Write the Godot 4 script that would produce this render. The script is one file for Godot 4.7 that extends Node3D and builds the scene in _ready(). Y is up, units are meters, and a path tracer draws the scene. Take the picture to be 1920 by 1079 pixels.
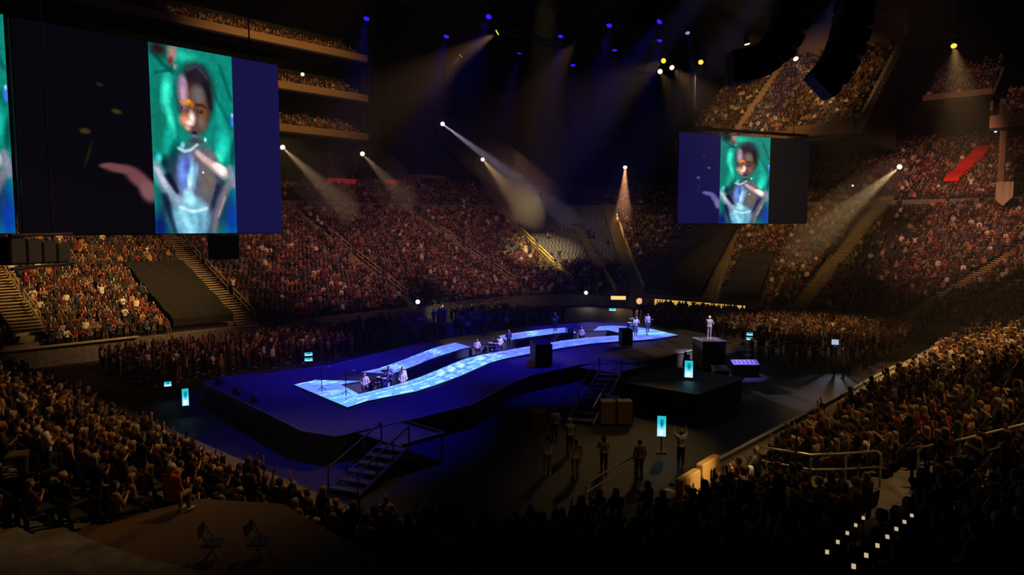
extends Node3D
# A concert in an arena. X runs along the arena's long axis, Z towards the near side, y is up, the arena floor is y = 0, units are metres.

const ROW := 0.9
const RISE := 0.414
const EXPOSURE := 1.6
const CORNER := 12.0
var rng := RandomNumberGenerator.new()
var used := {}
var mats := {}
var pose_sets := {}
var aisles := []
var slots := []
var rng2 := RandomNumberGenerator.new()

func _ready():
	rng.seed = 11
	rng2.seed = 5
	set_camera()
	set_environment()
	set_lights()
	build_shell()
	plan_aisles()
	build_grandstands()
	build_stairs_and_rails()
	build_decks()
	build_stage()
	build_screens()
	build_speakers()
	build_rig()
	build_floor_things()
	build_people()

# ------------------------------------------------------------------ camera, air, light
func set_camera():
	var cam := Camera3D.new()
	cam.name = "camera"
	add_child(cam)
	cam.fov = 43.566
	cam.near = 0.3
	cam.far = 400.0
	cam.look_at_from_position(Vector3(0, 11, 0), Vector3(0.74234, 11 - 0.08488, -0.66462), Vector3.UP)
	cam.current = true

func set_environment():
	var e := Environment.new()
	e.background_mode = Environment.BG_COLOR
	e.background_color = Color(0, 0, 0)
	e.tonemap_mode = Environment.TONE_MAPPER_LINEAR
	e.tonemap_exposure = EXPOSURE
	e.sdfgi_enabled = true
	e.ssao_enabled = true
	e.ssil_enabled = true
	e.volumetric_fog_enabled = true
	e.volumetric_fog_density = 0.00045
	e.volumetric_fog_albedo = Color(0.9, 0.9, 0.95)
	var w := WorldEnvironment.new()
	w.name = "arena_air"
	w.environment = e
	add_child(w)

const AMBER := Color(1.0, 0.77, 0.46)
const TAN := Color(1.0, 0.84, 0.6)
const ROSE := Color(1.0, 0.7, 0.6)
const BLUE := Color(0.16, 0.08, 1.0)

# [what it hangs as, where, aimed at, colour, energy, half cone in degrees, label]
func lamp_list() -> Array:
	return [
		["amber", Vector3(47.3, 28, -43.7), Vector3(22, 4.5, -75), AMBER, 1750.0, 17.5, "bright twin amber lamp head, highest of the yellow lamps above the stage centre"],
		["amber", Vector3(50.8, 28, -51.9), Vector3(47, 6, -78), ROSE, 340.0, 30.0, "amber lamp head below and left of the highest twin lamp over the stage"],
		["white", Vector3(54.2, 28, -40.8), Vector3(74, 6, -80), ROSE, 560.0, 23.0, "small white lamp head right of the centre among the blue lamps"],
		["amber", Vector3(66.8, 28, -38.8), Vector3(8, 4, -27), AMBER, 620.0, 11.0, "yellow lamp, upper left of the cluster of three left of the upper deck"],
		["white", Vector3(69.9, 28, -39.8), Vector3(46, 3, -7), AMBER, 900.0, 14.0, "white lamp, right one of the cluster of three left of the upper deck"],
		["white", Vector3(71.0, 28, -41.8), Vector3(27, 3, -6), AMBER, 480.0, 8.0, "white lamp, lowest of the cluster of three left of the upper deck"],
		["amber", Vector3(69.7, 28, -36.2), Vector3(30, 1, -19), AMBER, 150.0, 6.0, "yellow lamp alone in front of the upper deck's left end"],
		["white", Vector3(64.9, 28, -29.2), Vector3(70, 1, -25), AMBER, 420.0, 21.0, "white lamp above the tip of the first curved speaker array"],
		["white", Vector3(74.3, 28, -28.3), Vector3(60, 3, -10), AMBER, 900.0, 14.0, "white lamp between the two curved speaker arrays"],
		["amber", Vector3(79.1, 28, -15.3), Vector3(54, 4, -7), AMBER, 2200.0, 13.0, "lone yellow lamp at far right under the roof"],
		["white", Vector3(50, 46, -62), Vector3(58, 34, -99), AMBER, 480.0, 26.0, "added unseen lamp high above the view, lighting the three balconies"],  # from here down: lamps added out of view to brighten stands and performers
		["white", Vector3(70, 47, -42), Vector3(112, 31, -44), AMBER, 900.0, 19.0, "added unseen lamp high above the view, lighting the main upper deck"],
		["white", Vector3(66, 46, -46), Vector3(97, 9, -66), TAN, 300.0, 14.0, "added unseen lamp high above the view, lighting the far corner"],
		["white", Vector3(64, 46, -52), Vector3(86, 6, -71), Color(1, 0.86, 0.56), 3000.0, 8.5, "added unseen lamp high above the view, lighting the bright yellow rails"],
		["white", Vector3(70, 46, -34), Vector3(98, 8, -37), AMBER, 700.0, 22.0, "added unseen lamp high above the view, lighting the middle far end"],
		["white", Vector3(73, 46, -22), Vector3(98, 7, -14), ROSE, 1150.0, 19.0, "added unseen lamp high above the view, lighting the right far end"],
		["white", Vector3(78, 46, -18), Vector3(112, 29, -17), ROSE, 150.0, 17.0, "added unseen lamp high above the view, lighting the dim right upper decks"],
		["white", Vector3(20.5, 34, -12), Vector3(7, 4, -27), AMBER, 120.0, 24.0, "added unseen lamp high above the view, lighting the lower left stand"],
		["white", Vector3(30, 33, 4), Vector3(27, 3, -5), AMBER, 170.0, 17.0, "added unseen lamp high above the view, lighting the nearest right rows"],
		["white", Vector3(50, 34, 2), Vector3(50, 3, -6), AMBER, 560.0, 17.0, "added unseen lamp high above the view, lighting the right stand"],
		["white", Vector3(38, 34, -30), Vector3(27, 1, -56), ROSE, 210.0, 16.0, "added unseen lamp high above the view, lighting the left floor crowd"],
		["white", Vector3(32, 33, -6), Vector3(30, 0, -19.5), AMBER, 130.0, 9.0, "added unseen lamp high above the view, lighting the backstage floor"],
		["white", Vector3(42, 34, -6), Vector3(50.6, 3.4, -25.1), Color(1, 0.9, 0.95), 2600.0, 2.4, "added unseen lamp high above the view, lighting the singer"],
		["violet", Vector3(46, 34, -16), Vector3(28.0, 1, -36.0), Color(0.66, 0.62, 1.0), 4200.0, 4.5, "added unseen violet lamp high above the view, lighting the left end musicians"],  # added violet lamps, out of view, that brighten the musicians
		["violet", Vector3(54, 36, -16), Vector3(42.8, 1, -40.3), Color(0.66, 0.62, 1.0), 4200.0, 5.0, "added unseen violet lamp high above the view, lighting the middle musicians"],
		["violet", Vector3(64.5, 36, -16), Vector3(54.6, 1, -37.0), Color(0.66, 0.62, 1.0), 4600.0, 6.0, "added unseen violet lamp high above the view, lighting the right end musicians"],
	]

func set_lights():
	pass

func spot(called: String, at: Vector3, aim: Vector3, c: Color, energy: float, half: float, size := 0.2, parent: Node = self, soft := 1.0) -> SpotLight3D:
	var l := SpotLight3D.new()
	l.name = called
	parent.add_child(l, true)
	l.light_color = c
	l.light_energy = energy
	l.spot_angle = half
	l.spot_angle_attenuation = soft
	l.spot_range = 200.0
	l.spot_attenuation = 2.0
	l.light_size = size
	l.shadow_enabled = true
	l.look_at_from_position(at, aim, Vector3.UP if absf((aim - at).normalized().y) < 0.99 else Vector3.RIGHT)
	return l

# ------------------------------------------------------------------ helpers
func numbered(called: String) -> String:
	var n: int = used.get(called, 0)
	used[called] = n + 1
	return called if n == 0 else "%s_%03d" % [called, n]

func tag(o: Node, label: String, category := "", group := "", kind := "") -> Node:
	if label != "": o.set_meta("label", label)
	if category != "": o.set_meta("category", category)
	if group != "": o.set_meta("group", group)
	if kind != "": o.set_meta("kind", kind)
	return o

func thing(called: String, label: String, category: String, at := Vector3.ZERO, turn := 0.0, group := "", kind := "") -> Node3D:
	var o := Node3D.new()
	o.name = numbered(called)
	add_child(o)
	o.position = at
	o.rotation.y = turn
	tag(o, label, category, group, kind)
	return o

func part(called: String, mesh: Mesh, m: Material, parent: Node, at := Vector3.ZERO) -> MeshInstance3D:
	var o := MeshInstance3D.new()
	o.name = numbered(called) if parent == self else called
	o.mesh = mesh
	if m: o.material_override = m
	o.position = at
	parent.add_child(o, true)
	return o

func mat(c: Color, rough := 0.8, metal := 0.0) -> StandardMaterial3D:
	var key := "%s|%.2f|%.2f" % [c.to_html(), rough, metal]
	if not mats.has(key):
		var m := StandardMaterial3D.new()
		m.resource_name = "surface_" + c.to_html(false)
		m.albedo_color = c
		m.roughness = rough
		m.metallic = metal
		mats[key] = m
	return mats[key]

func glow(c: Color, energy: float) -> StandardMaterial3D:
	var m := StandardMaterial3D.new()
	m.resource_name = "glow"
	m.albedo_color = Color(0.05, 0.05, 0.05)
	m.emission_enabled = true
	m.emission = c
	m.emission_energy_multiplier = energy / EXPOSURE
	return m

var concrete_mat: StandardMaterial3D
func concrete() -> StandardMaterial3D:
	if concrete_mat == null:
		var n := FastNoiseLite.new()
		n.seed = 3
		n.frequency = 0.02
		n.fractal_octaves = 5
		var t := NoiseTexture2D.new()
		t.width = 256
		t.height = 256
		t.seamless = true
		t.noise = n
		var g := Gradient.new()
		g.set_color(0, Color(0.36, 0.34, 0.32))
		g.set_color(1, Color(0.52, 0.5, 0.47))
		t.color_ramp = g
		concrete_mat = StandardMaterial3D.new()
		concrete_mat.resource_name = "concrete"
		concrete_mat.albedo_texture = t
		concrete_mat.uv1_triplanar = true
		concrete_mat.uv1_world_triplanar = true
		concrete_mat.uv1_scale = Vector3(0.3, 0.3, 0.3)
		concrete_mat.roughness = 0.9
	return concrete_mat

class MB:
	var st := SurfaceTool.new()
	func _init():
		st.begin(Mesh.PRIMITIVE_TRIANGLES)
		st.set_smooth_group(-1)
	func tri(a: Vector3, b: Vector3, c: Vector3):          # a b c counter-clockwise seen from outside
		st.add_vertex(a); st.add_vertex(c); st.add_vertex(b)
	func quad(a: Vector3, b: Vector3, c: Vector3, d: Vector3):
		tri(a, b, c); tri(a, c, d)
	func quad_uv(a: Vector3, b: Vector3, c: Vector3, d: Vector3):
		var p := [a, c, b, a, d, c]
		var uv := [Vector2(0, 1), Vector2(1, 0), Vector2(1, 1), Vector2(0, 1), Vector2(0, 0), Vector2(1, 0)]
		for i in 6:
			st.set_uv(uv[i]); st.add_vertex(p[i])
	func box(c: Vector3, s: Vector3, b := Basis.IDENTITY, ch := 0.0):
		var h := s / 2
		if ch <= 0.0:
			var v := []
			for i in 8:
				v.append(c + b * Vector3(h.x if i & 1 else -h.x, h.y if i & 2 else -h.y, h.z if i & 4 else -h.z))
			quad(v[4], v[5], v[7], v[6]); quad(v[1], v[0], v[2], v[3]); quad(v[5], v[1], v[3], v[7])
			quad(v[0], v[4], v[6], v[2]); quad(v[6], v[7], v[3], v[2]); quad(v[0], v[1], v[5], v[4])
			return
		# chamfered: three slabs' faces joined by the convex hull of the corner points
		var f := func(x: int, y: int, z: int, k: int) -> Vector3:
			var q := Vector3(x * h.x, y * h.y, z * h.z)
			if k != 0: q.x -= x * ch
			if k != 1: q.y -= y * ch
			if k != 2: q.z -= z * ch
			return c + b * q
		for s1 in [-1, 1]:
			var o := [f.call(s1, -1, -1, 0), f.call(s1, 1, -1, 0), f.call(s1, 1, 1, 0), f.call(s1, -1, 1, 0)]
			flip_quad(o, s1 > 0)
			o = [f.call(-1, s1, -1, 1), f.call(-1, s1, 1, 1), f.call(1, s1, 1, 1), f.call(1, s1, -1, 1)]
			flip_quad(o, s1 > 0)
			o = [f.call(-1, -1, s1, 2), f.call(1, -1, s1, 2), f.call(1, 1, s1, 2), f.call(-1, 1, s1, 2)]
			flip_quad(o, s1 > 0)
			for s2 in [-1, 1]:
				o = [f.call(s1, s2, -1, 0), f.call(s1, s2, 1, 0), f.call(s1, s2, 1, 1), f.call(s1, s2, -1, 1)]
				flip_quad(o, s1 * s2 < 0)
				o = [f.call(s1, -1, s2, 0), f.call(s1, 1, s2, 0), f.call(s1, 1, s2, 2), f.call(s1, -1, s2, 2)]
				flip_quad(o, s1 * s2 > 0)
				o = [f.call(-1, s1, s2, 1), f.call(1, s1, s2, 1), f.call(1, s1, s2, 2), f.call(-1, s1, s2, 2)]
				flip_quad(o, s1 * s2 < 0)
				for s3 in [-1, 1]:
					if s1 * s2 * s3 > 0:
						tri(f.call(s1, s2, s3, 0), f.call(s1, s2, s3, 1), f.call(s1, s2, s3, 2))
					else:
						tri(f.call(s1, s2, s3, 0), f.call(s1, s2, s3, 2), f.call(s1, s2, s3, 1))
	func flip_quad(o: Array, keep: bool):
		if keep: quad(o[0], o[1], o[2], o[3])
		else: quad(o[3], o[2], o[1], o[0])
	func tube(a: Vector3, b: Vector3, r0: float, r1 := -1.0, n := 8, caps := true):
		if r1 < 0.0: r1 = r0
		var d := (b - a).normalized()
		var x := d.cross(Vector3.UP if absf(d.y) < 0.9 else Vector3.RIGHT).normalized()
		var y := d.cross(x)
		for i in n:
			var t0 := TAU * i / n
			var t1 := TAU * (i + 1) / n
			var u := x * cos(t0) + y * sin(t0)
			var v := x * cos(t1) + y * sin(t1)
			quad(a + u * r0, a + v * r0, b + v * r1, b + u * r1)
			if caps:
				tri(a, a + v * r0, a + u * r0)
				tri(b, b + u * r1, b + v * r1)
	func path(p: Array, r: float, n := 6):
		for i in p.size() - 1:
			tube(p[i], p[i + 1], r, r, n, i == 0 or i == p.size() - 2)
	func prism(poly: PackedVector2Array, y0: float, y1: float):   # x, z outline
		var idx := Geometry2D.triangulate_polygon(poly)
		for i in range(0, idx.size(), 3):
			var a := poly[idx[i]]; var b := poly[idx[i + 1]]; var c := poly[idx[i + 2]]
			if (b - a).cross(c - a) > 0:
				var s := b; b = c; c = s
			tri(Vector3(a.x, y1, a.y), Vector3(b.x, y1, b.y), Vector3(c.x, y1, c.y))
			tri(Vector3(a.x, y0, a.y), Vector3(c.x, y0, c.y), Vector3(b.x, y0, b.y))
		var turn := 0.0
		for i in poly.size():
			turn += poly[i].cross(poly[(i + 1) % poly.size()])
		for i in poly.size():
			var a := poly[i]; var b := poly[(i + 1) % poly.size()]
			if turn < 0:
				quad(Vector3(a.x, y0, a.y), Vector3(b.x, y0, b.y), Vector3(b.x, y1, b.y), Vector3(a.x, y1, a.y))
			else:
				quad(Vector3(b.x, y0, b.y), Vector3(a.x, y0, a.y), Vector3(a.x, y1, a.y), Vector3(b.x, y1, b.y))
	func ball(c: Vector3, r: Vector3, n := 8, m := 6):
		for j in m:
			for i in n:
				var p := []
				for q in [[i, j], [i + 1, j], [i + 1, j + 1], [i, j + 1]]:
					var th: float = TAU * q[0] / n
					var ph: float = PI * q[1] / m
					p.append(c + Vector3(r.x * sin(ph) * cos(th), r.y * cos(ph), r.z * sin(ph) * sin(th)))
				quad(p[0], p[1], p[2], p[3])
	func done(into: ArrayMesh = null) -> ArrayMesh:
		st.generate_normals()
		return st.commit(into) if into else st.commit()

func box_part(called: String, c: Vector3, s: Vector3, m: Material, parent: Node, ch := 0.0, b := Basis.IDENTITY) -> MeshInstance3D:
	var k := MB.new()
	k.box(c, s, b, ch)
	return part(called, k.done(), m, parent)

func tube_part(called: String, a: Vector3, b: Vector3, r: float, m: Material, parent: Node, r1 := -1.0, n := 8) -> MeshInstance3D:
	var k := MB.new()
	k.tube(a, b, r, r1, n)
	return part(called, k.done(), m, parent)

# ------------------------------------------------------------------ the shell of the building
func build_shell():
	var dark := mat(Color(0.13, 0.12, 0.13), 0.9)
	var navy := mat(Color(0.1, 0.1, 0.14), 0.9)
	for w in [["floor", Vector3(60, -0.25, -45), Vector3(200, 0.5, 180)], ["ceiling", Vector3(60, 55.5, -45), Vector3(200, 1, 180)], ["wall_far_side", Vector3(60, 27, -134.5), Vector3(200, 57, 1)], ["wall_far_end", Vector3(159.5, 27, -45), Vector3(1, 57, 180)], ["wall_near_side", Vector3(60, 27, 44.5), Vector3(200, 57, 1)], ["wall_near_end", Vector3(-39.5, 27, -45), Vector3(1, 57, 180)]]:
		var o := box_part(w[0], w[1], w[2], navy if w[0] == "ceiling" else mat(Color(0.1, 0.1, 0.105), 0.7) if w[0] == "floor" else dark, self)
		o.set_meta("kind", "structure")
	# roof beams under the ceiling
	for i in 6:
		var k := MB.new()
		var x := 18.0 + i * 22
		k.box(Vector3(x, 52.5, -45), Vector3(0.5, 0.5, 170))
		k.box(Vector3(x, 48.5, -45), Vector3(0.4, 0.4, 170))
		for j in 34:
			var z := -130.0 + j * 5
			k.tube(Vector3(x, 48.5, z), Vector3(x, 52.5, z + 2.5), 0.12, -1, 5)
			k.tube(Vector3(x, 52.5, z + 2.5), Vector3(x, 48.5, z + 5), 0.12, -1, 5)
		var b := part("beam", k.done(), mat(Color(0.16, 0.16, 0.18), 0.7), self)
		b.set_meta("kind", "structure")

# signed distance from the arena floor's edge (a rounded rectangle)
func edge_distance(x: float, z: float) -> float:
	var qx := absf(x - 48.5) - (34.5 - CORNER)
	var qz := absf(z + 38.55) - (25.75 - CORNER)
	return Vector2(maxf(qx, 0), maxf(qz, 0)).length() + minf(maxf(qx, qz), 0) - CORNER

# a point of the row that lies d outside the floor's edge. Sides: list of [x, z, out.x, out.z]
func side_path(side: String, d: float, step: float) -> Array:
	var out := []
	var line := func(a: Vector2, b: Vector2, n: Vector2):
		var m := int(a.distance_to(b) / step)
		for i in m + 1:
			out.append([a.lerp(b, float(i) / maxi(m, 1)) + n * d, n])
	var arc := func(c: Vector2, r: float, a0: float, a1: float):
		var m := int((r + d) * absf(deg_to_rad(a1 - a0)) / step)
		for i in range(1, m):
			var n := Vector2.from_angle(deg_to_rad(lerpf(a0, a1, float(i) / m)))
			out.append([c + n * (r + d), n])
	if side == "far_side":
		line.call(Vector2(2, -64.3), Vector2(71, -64.3), Vector2(0, -1))
	elif side == "far_corner":
		arc.call(Vector2(71, -52.3), CORNER, -90, 0)
	elif side == "far_end":
		line.call(Vector2(83, -52.3), Vector2(83, -24.8), Vector2(1, 0))
		arc.call(Vector2(71, -24.8), CORNER, 0, 45)
	elif side == "near_side":
		arc.call(Vector2(71, -24.8), CORNER, 45, 90)
		line.call(Vector2(71, -12.8), Vector2(22, -12.8), Vector2(0, 1))
	elif side == "near_corner":
		arc.call(Vector2(22, -20.8), 8.0, 90, 180)
	elif side == "near_end":
		line.call(Vector2(14, -20.8), Vector2(14, -52), Vector2(-1, 0))
	return out

func row_list(side: String) -> Array:      # [d of the row's front edge, height of its tread]
	var rows := []
	var first := {"near_end": 1.7, "near_corner": 1.7, "near_side": 1.7}.get(side, 0.0) as float
	var lower := {"near_end": 14, "near_corner": 14, "near_side": 16, "far_side": 29, "far_corner": 29, "far_end": 29}[side] as int
	for i in lower:
		rows.append([first + i * ROW, 1.5 + i * (0.3 if side in ["near_side", "near_corner"] else RISE)])
	var upper := {"far_side": 6, "far_corner": 9, "far_end": 24}.get(side, 0) as int
	for i in upper:
		rows.append([28.0 + i * ROW, 14.4 + i * RISE])
	return rows

func build_grandstands():
	for side in ["far_side", "far_corner", "far_end", "near_side", "near_corner", "near_end"]:
		var k := MB.new()
		var rows := row_list(side)
		var first: float = rows[0][0]
		var y_low := 1.5
		# front wall and walkway, then treads and risers
		var prof := [[0.0, 0.0], [0.0, 1.5], [first, 1.5]]
		for i in rows.size():
			var d: float = rows[i][0]
			var y: float = rows[i][1]
			if i > 0 and d - rows[i - 1][0] > ROW * 1.5:
				var e: float = rows[i - 1][0] + ROW
				var ye: float = rows[i - 1][1]
				prof.append_array([[e, ye], [e, ye + 1.5], [e + 0.15, ye + 1.5], [e + 0.15, ye + 0.55], [d, ye + 0.55]])
			else:
				prof.append([d, prof[-1][1]])
			prof.append([d, y])
		prof.append([rows[-1][0] + ROW, rows[-1][1]])
		prof.append([rows[-1][0] + ROW, 0.0])
		var frames := []
		for q in prof:
			frames.append(q)
		var n := 24
		var lists := []
		for q in prof:
			lists.append(resample(side, q[0], n, q[1]))
		for i in prof.size() - 1:
			for j in n:
				k.quad(lists[i][j], lists[i + 1][j], lists[i + 1][j + 1], lists[i][j + 1])
		var o := part("grandstand", k.done(), concrete(), self)
		var names := {"far_side": "long far grandstand of stepped seating rows behind the left side of the stage", "far_corner": "curved far corner grandstand of stepped rows with bare grey seats", "far_end": "far end grandstand of stepped rows below the right hanging screen", "near_side": "near side grandstand of stepped rows in the right of the picture", "near_corner": "dark near corner grandstand at the bottom centre", "near_end": "near end grandstand of stepped rows at the bottom left"}
		tag(o, names[side], "grandstand", "", "structure")

func resample(side: String, d: float, n: int, y: float) -> Array:
	var p := side_path(side, d, 0.25)
	if side in ["far_corner", "near_corner"]:
		var c := Vector2(71, -52.3) if side == "far_corner" else Vector2(22, -20.8)
		var r := CORNER if side == "far_corner" else 8.0
		var a0 := -90.0 if side == "far_corner" else 90.0
		p = []
		for i in n + 1:
			var v := Vector2.from_angle(deg_to_rad(a0 + 90.0 * i / n))
			p.append([c + v * (r + d), v])
	var out := []
	if side in ["far_end", "near_side"]:
		# keep the straight and the arc apart so that the rows stay parallel
		var c := Vector2(71, -24.8)
		var v := []
		if side == "far_end":
			for i in 13: v.append(Vector2(83 + d, lerpf(-52.3, -24.8, i / 12.0)))
			for i in 12: v.append(c + Vector2.from_angle(deg_to_rad(45.0 * (i + 1) / 12)) * (CORNER + d))
		else:
			for i in 12: v.append(c + Vector2.from_angle(deg_to_rad(45 + 45.0 * i / 12)) * (CORNER + d))
			for i in 13: v.append(Vector2(lerpf(71, 22, i / 12.0), -12.8 + d))
		for q in v: out.append(Vector3(q.x, y, q.y))
		return out
	for i in n + 1:
		var f := float(i) / n * (p.size() - 1)
		var a: Vector2 = p[int(f)][0]
		var b: Vector2 = p[mini(int(f) + 1, p.size() - 1)][0]
		var q := a.lerp(b, f - int(f))
		out.append(Vector3(q.x, y, q.y))
	return out

func bowl_y(d: float, first := 0.0) -> float:
	if d < 26.1 + first: return 1.5 + maxf(0, floorf((d - first) / ROW + 0.001)) * RISE
	if d < 28.0: return 1.5 + 28 * RISE + 0.55
	return 14.4 + floorf((d - 28.0) / ROW + 0.001) * RISE

# ------------------------------------------------------------------ aisles
func plan_aisles():
	# [bottom, top, width, label of the stair, rails? ]
	aisles = [
		[Vector2(16.1, -64.3), Vector2(16.1, -90), 2.2, "pale lit stair of concrete steps at the left edge of the far grandstand", 1],
		[Vector2(34.1, -64.3), Vector2(34.4, -90), 2.2, "broad amber lit stair of concrete steps below the left hanging screen", 1],
		[Vector2(54.8, -64.3), Vector2(54.8, -90), 1.3, "stair between full rows, first to the right of the broad amber stair", 1],
		[Vector2(74.7, -65.0), Vector2(75.3, -90), 1.3, "stair between full rows, second to the right of the broad amber stair", 1],
		[Vector2(81.9, -61.2), Vector2(91.8, -86), 1.4, "stair with bright yellow rails beside the bare corner seats", 1],
		[Vector2(83.0, -55.0), Vector2(96.5, -72), 1.3, "stair with one white rail at the foot of the bare corner seats", 1],
		[Vector2(83.2, -51.6), Vector2(107, -73.5), 1.8, "tan lit stair running up the far corner under a spotlight", 1],
		[Vector2(83.0, -41.2), Vector2(103, -47.6), 1.8, "stair with yellow edged steps below the right hanging screen", 1],
		[Vector2(83.0, -30.4), Vector2(112, -29.0), 1.8, "dark stair with pale edged steps right of the right hanging screen", 0],
		[Vector2(81.4, -18.6), Vector2(104, -5.0), 1.6, "stair dividing the reddish lit crowd at the right edge", 0],
		[Vector2(52.0, -12.8), Vector2(52.0, 3.0), 1.3, "", 0],
		[Vector2(34.0, -12.8), Vector2(34.0, 3.0), 1.3, "", 0],
		[Vector2(25.9, -12.0), Vector2(22.8, -6.5), 1.7, "", 0],
		[Vector2(22.8, -6.5), Vector2(25.8, -1.0), 1.7, "", 0],
	]

func in_aisle(p: Vector2) -> bool:
	for a in aisles:
		var q := Geometry2D.get_closest_point_to_segment(p, a[0], a[1])
		if q.distance_to(p) < a[2] / 2 + 0.28: return true
	return false

func step_mesh(w: float) -> ArrayMesh:
	var k := MB.new()
	k.box(Vector3(0, -0.04, 0.03), Vector3(w, 0.08, 0.56), Basis.IDENTITY, 0.015)
	k.box(Vector3(0, -0.2, -0.06), Vector3(w - 0.04, 0.26, 0.4))
	var n := MB.new()
	n.box(Vector3(0, -0.005, 0.3), Vector3(w - 0.1, 0.05, 0.05))
	return n.done(k.done())

func build_stairs_and_rails():
	var step_mat := mat(Color(0.55, 0.49, 0.41), 0.85)
	var nosing := mat(Color(0.85, 0.78, 0.55), 0.6)
	var steel := mat(Color(0.78, 0.7, 0.52), 0.45)
	var yellow := mat(Color(0.95, 0.86, 0.5), 0.4)
	for n in aisles.size():
		var a: Array = aisles[n]
		if a[3] == "": continue
		var dir: Vector2 = (a[1] - a[0]).normalized()
		var len: float = a[0].distance_to(a[1])
		var yaw := atan2(-dir.x, -dir.y)
		var o := thing("aisle_stair", a[3], "stair", Vector3(a[0].x, 1.5, a[0].y), yaw, "", "structure")
		var sm := step_mesh(a[2])
		var s := 0.2
		while s < len:
			var p: Vector2 = a[0] + dir * s
			var d := edge_distance(p.x, p.y)
			if d > 0.0:
				var y: float
				if d < 26.1: y = 1.5 + roundf(d / 0.45) * RISE / 2
				else: y = bowl_y(d) + 0.02
				var st := part("step", sm, null, o, Vector3(0, y - 1.5 + 0.03, -s))
				st.set_surface_override_material(0, step_mat)
				st.set_surface_override_material(1, nosing)
			s += 0.45
		if a[4] == 1:
			var side: Vector2 = dir.rotated(PI / 2) * (a[2] / 2 - 0.05)     # the right-hand edge seen from the floor
			if n in [4, 5]: side = Vector2.ZERO
			var spans := [[0.8, 5.0], [6.3, 11.0], [12.2, 17.0], [18.2, 24.0]]
			if n == 5: spans = [[0.5, 5.5]]
			if n in [2, 3]: spans = [[2.0, 6.0], [7.0, 12.0], [13.0, 17.5]]
			if n == 6: spans = [[1.0, 9.0], [10.0, 16.0], [17.0, 25.0]]
			if n == 7: spans = [[0.6, 4.0]]
			for i in spans.size():
				var w: Vector2 = a[0] + side
				var lab := "%s two-bar handrail, %s run from the bottom of the %s" % [["pale", "amber lit", "dim", "dim", "bright yellow", "white", "tan lit", "yellow"][n], ["first", "second", "third", "fourth"][i], ["left edge stair", "broad amber stair", "third stair from left", "fourth stair from left", "bare corner's left stair", "bare corner's lower stair", "far corner's tan stair", "stair under the right screen"][n]]
				handrail(w, dir, spans[i][0], spans[i][1], yellow if n in [4, 5, 6] else steel, lab, "handrails on the grandstand stairs", 0.1 if n in [4, 5, 6] else 0.06)

func handrail(w: Vector2, dir: Vector2, s0: float, s1: float, m: Material, label: String, group: String, r := 0.05):
	var at := func(s: float) -> Vector3:
		var p: Vector2 = w + dir * s
		return Vector3(p.x, 1.5 + 0.46 * maxf(edge_distance(p.x, p.y), 0.0), p.y)
	var base: Vector3 = at.call(s0)
	var o := thing("handrail", label, "handrail", base, 0.0, group)
	var e: Vector3 = at.call(s1) - base
	tube_part("top_rail", Vector3(0, 1.0, 0), e + Vector3(0, 1.0, 0), r, m, o)
	tube_part("middle_rail", Vector3(0, 0.45, 0), e + Vector3(0, 0.45, 0), r * 0.9, m, o)
	var c := int((s1 - s0) / 1.5) + 1
	for i in c + 1:
		var q := e * (float(i) / c)
		tube_part("post", q + Vector3(0, -0.25, 0), q + Vector3(0, 1.0, 0), 0.035, m, o)

# ------------------------------------------------------------------ balconies, upper decks, drape
func deck_box(o: Node3D, called: String, c: Vector3, s: Vector3, m: Material):
	box_part(called, c, s, m, o, 0.04)

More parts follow.
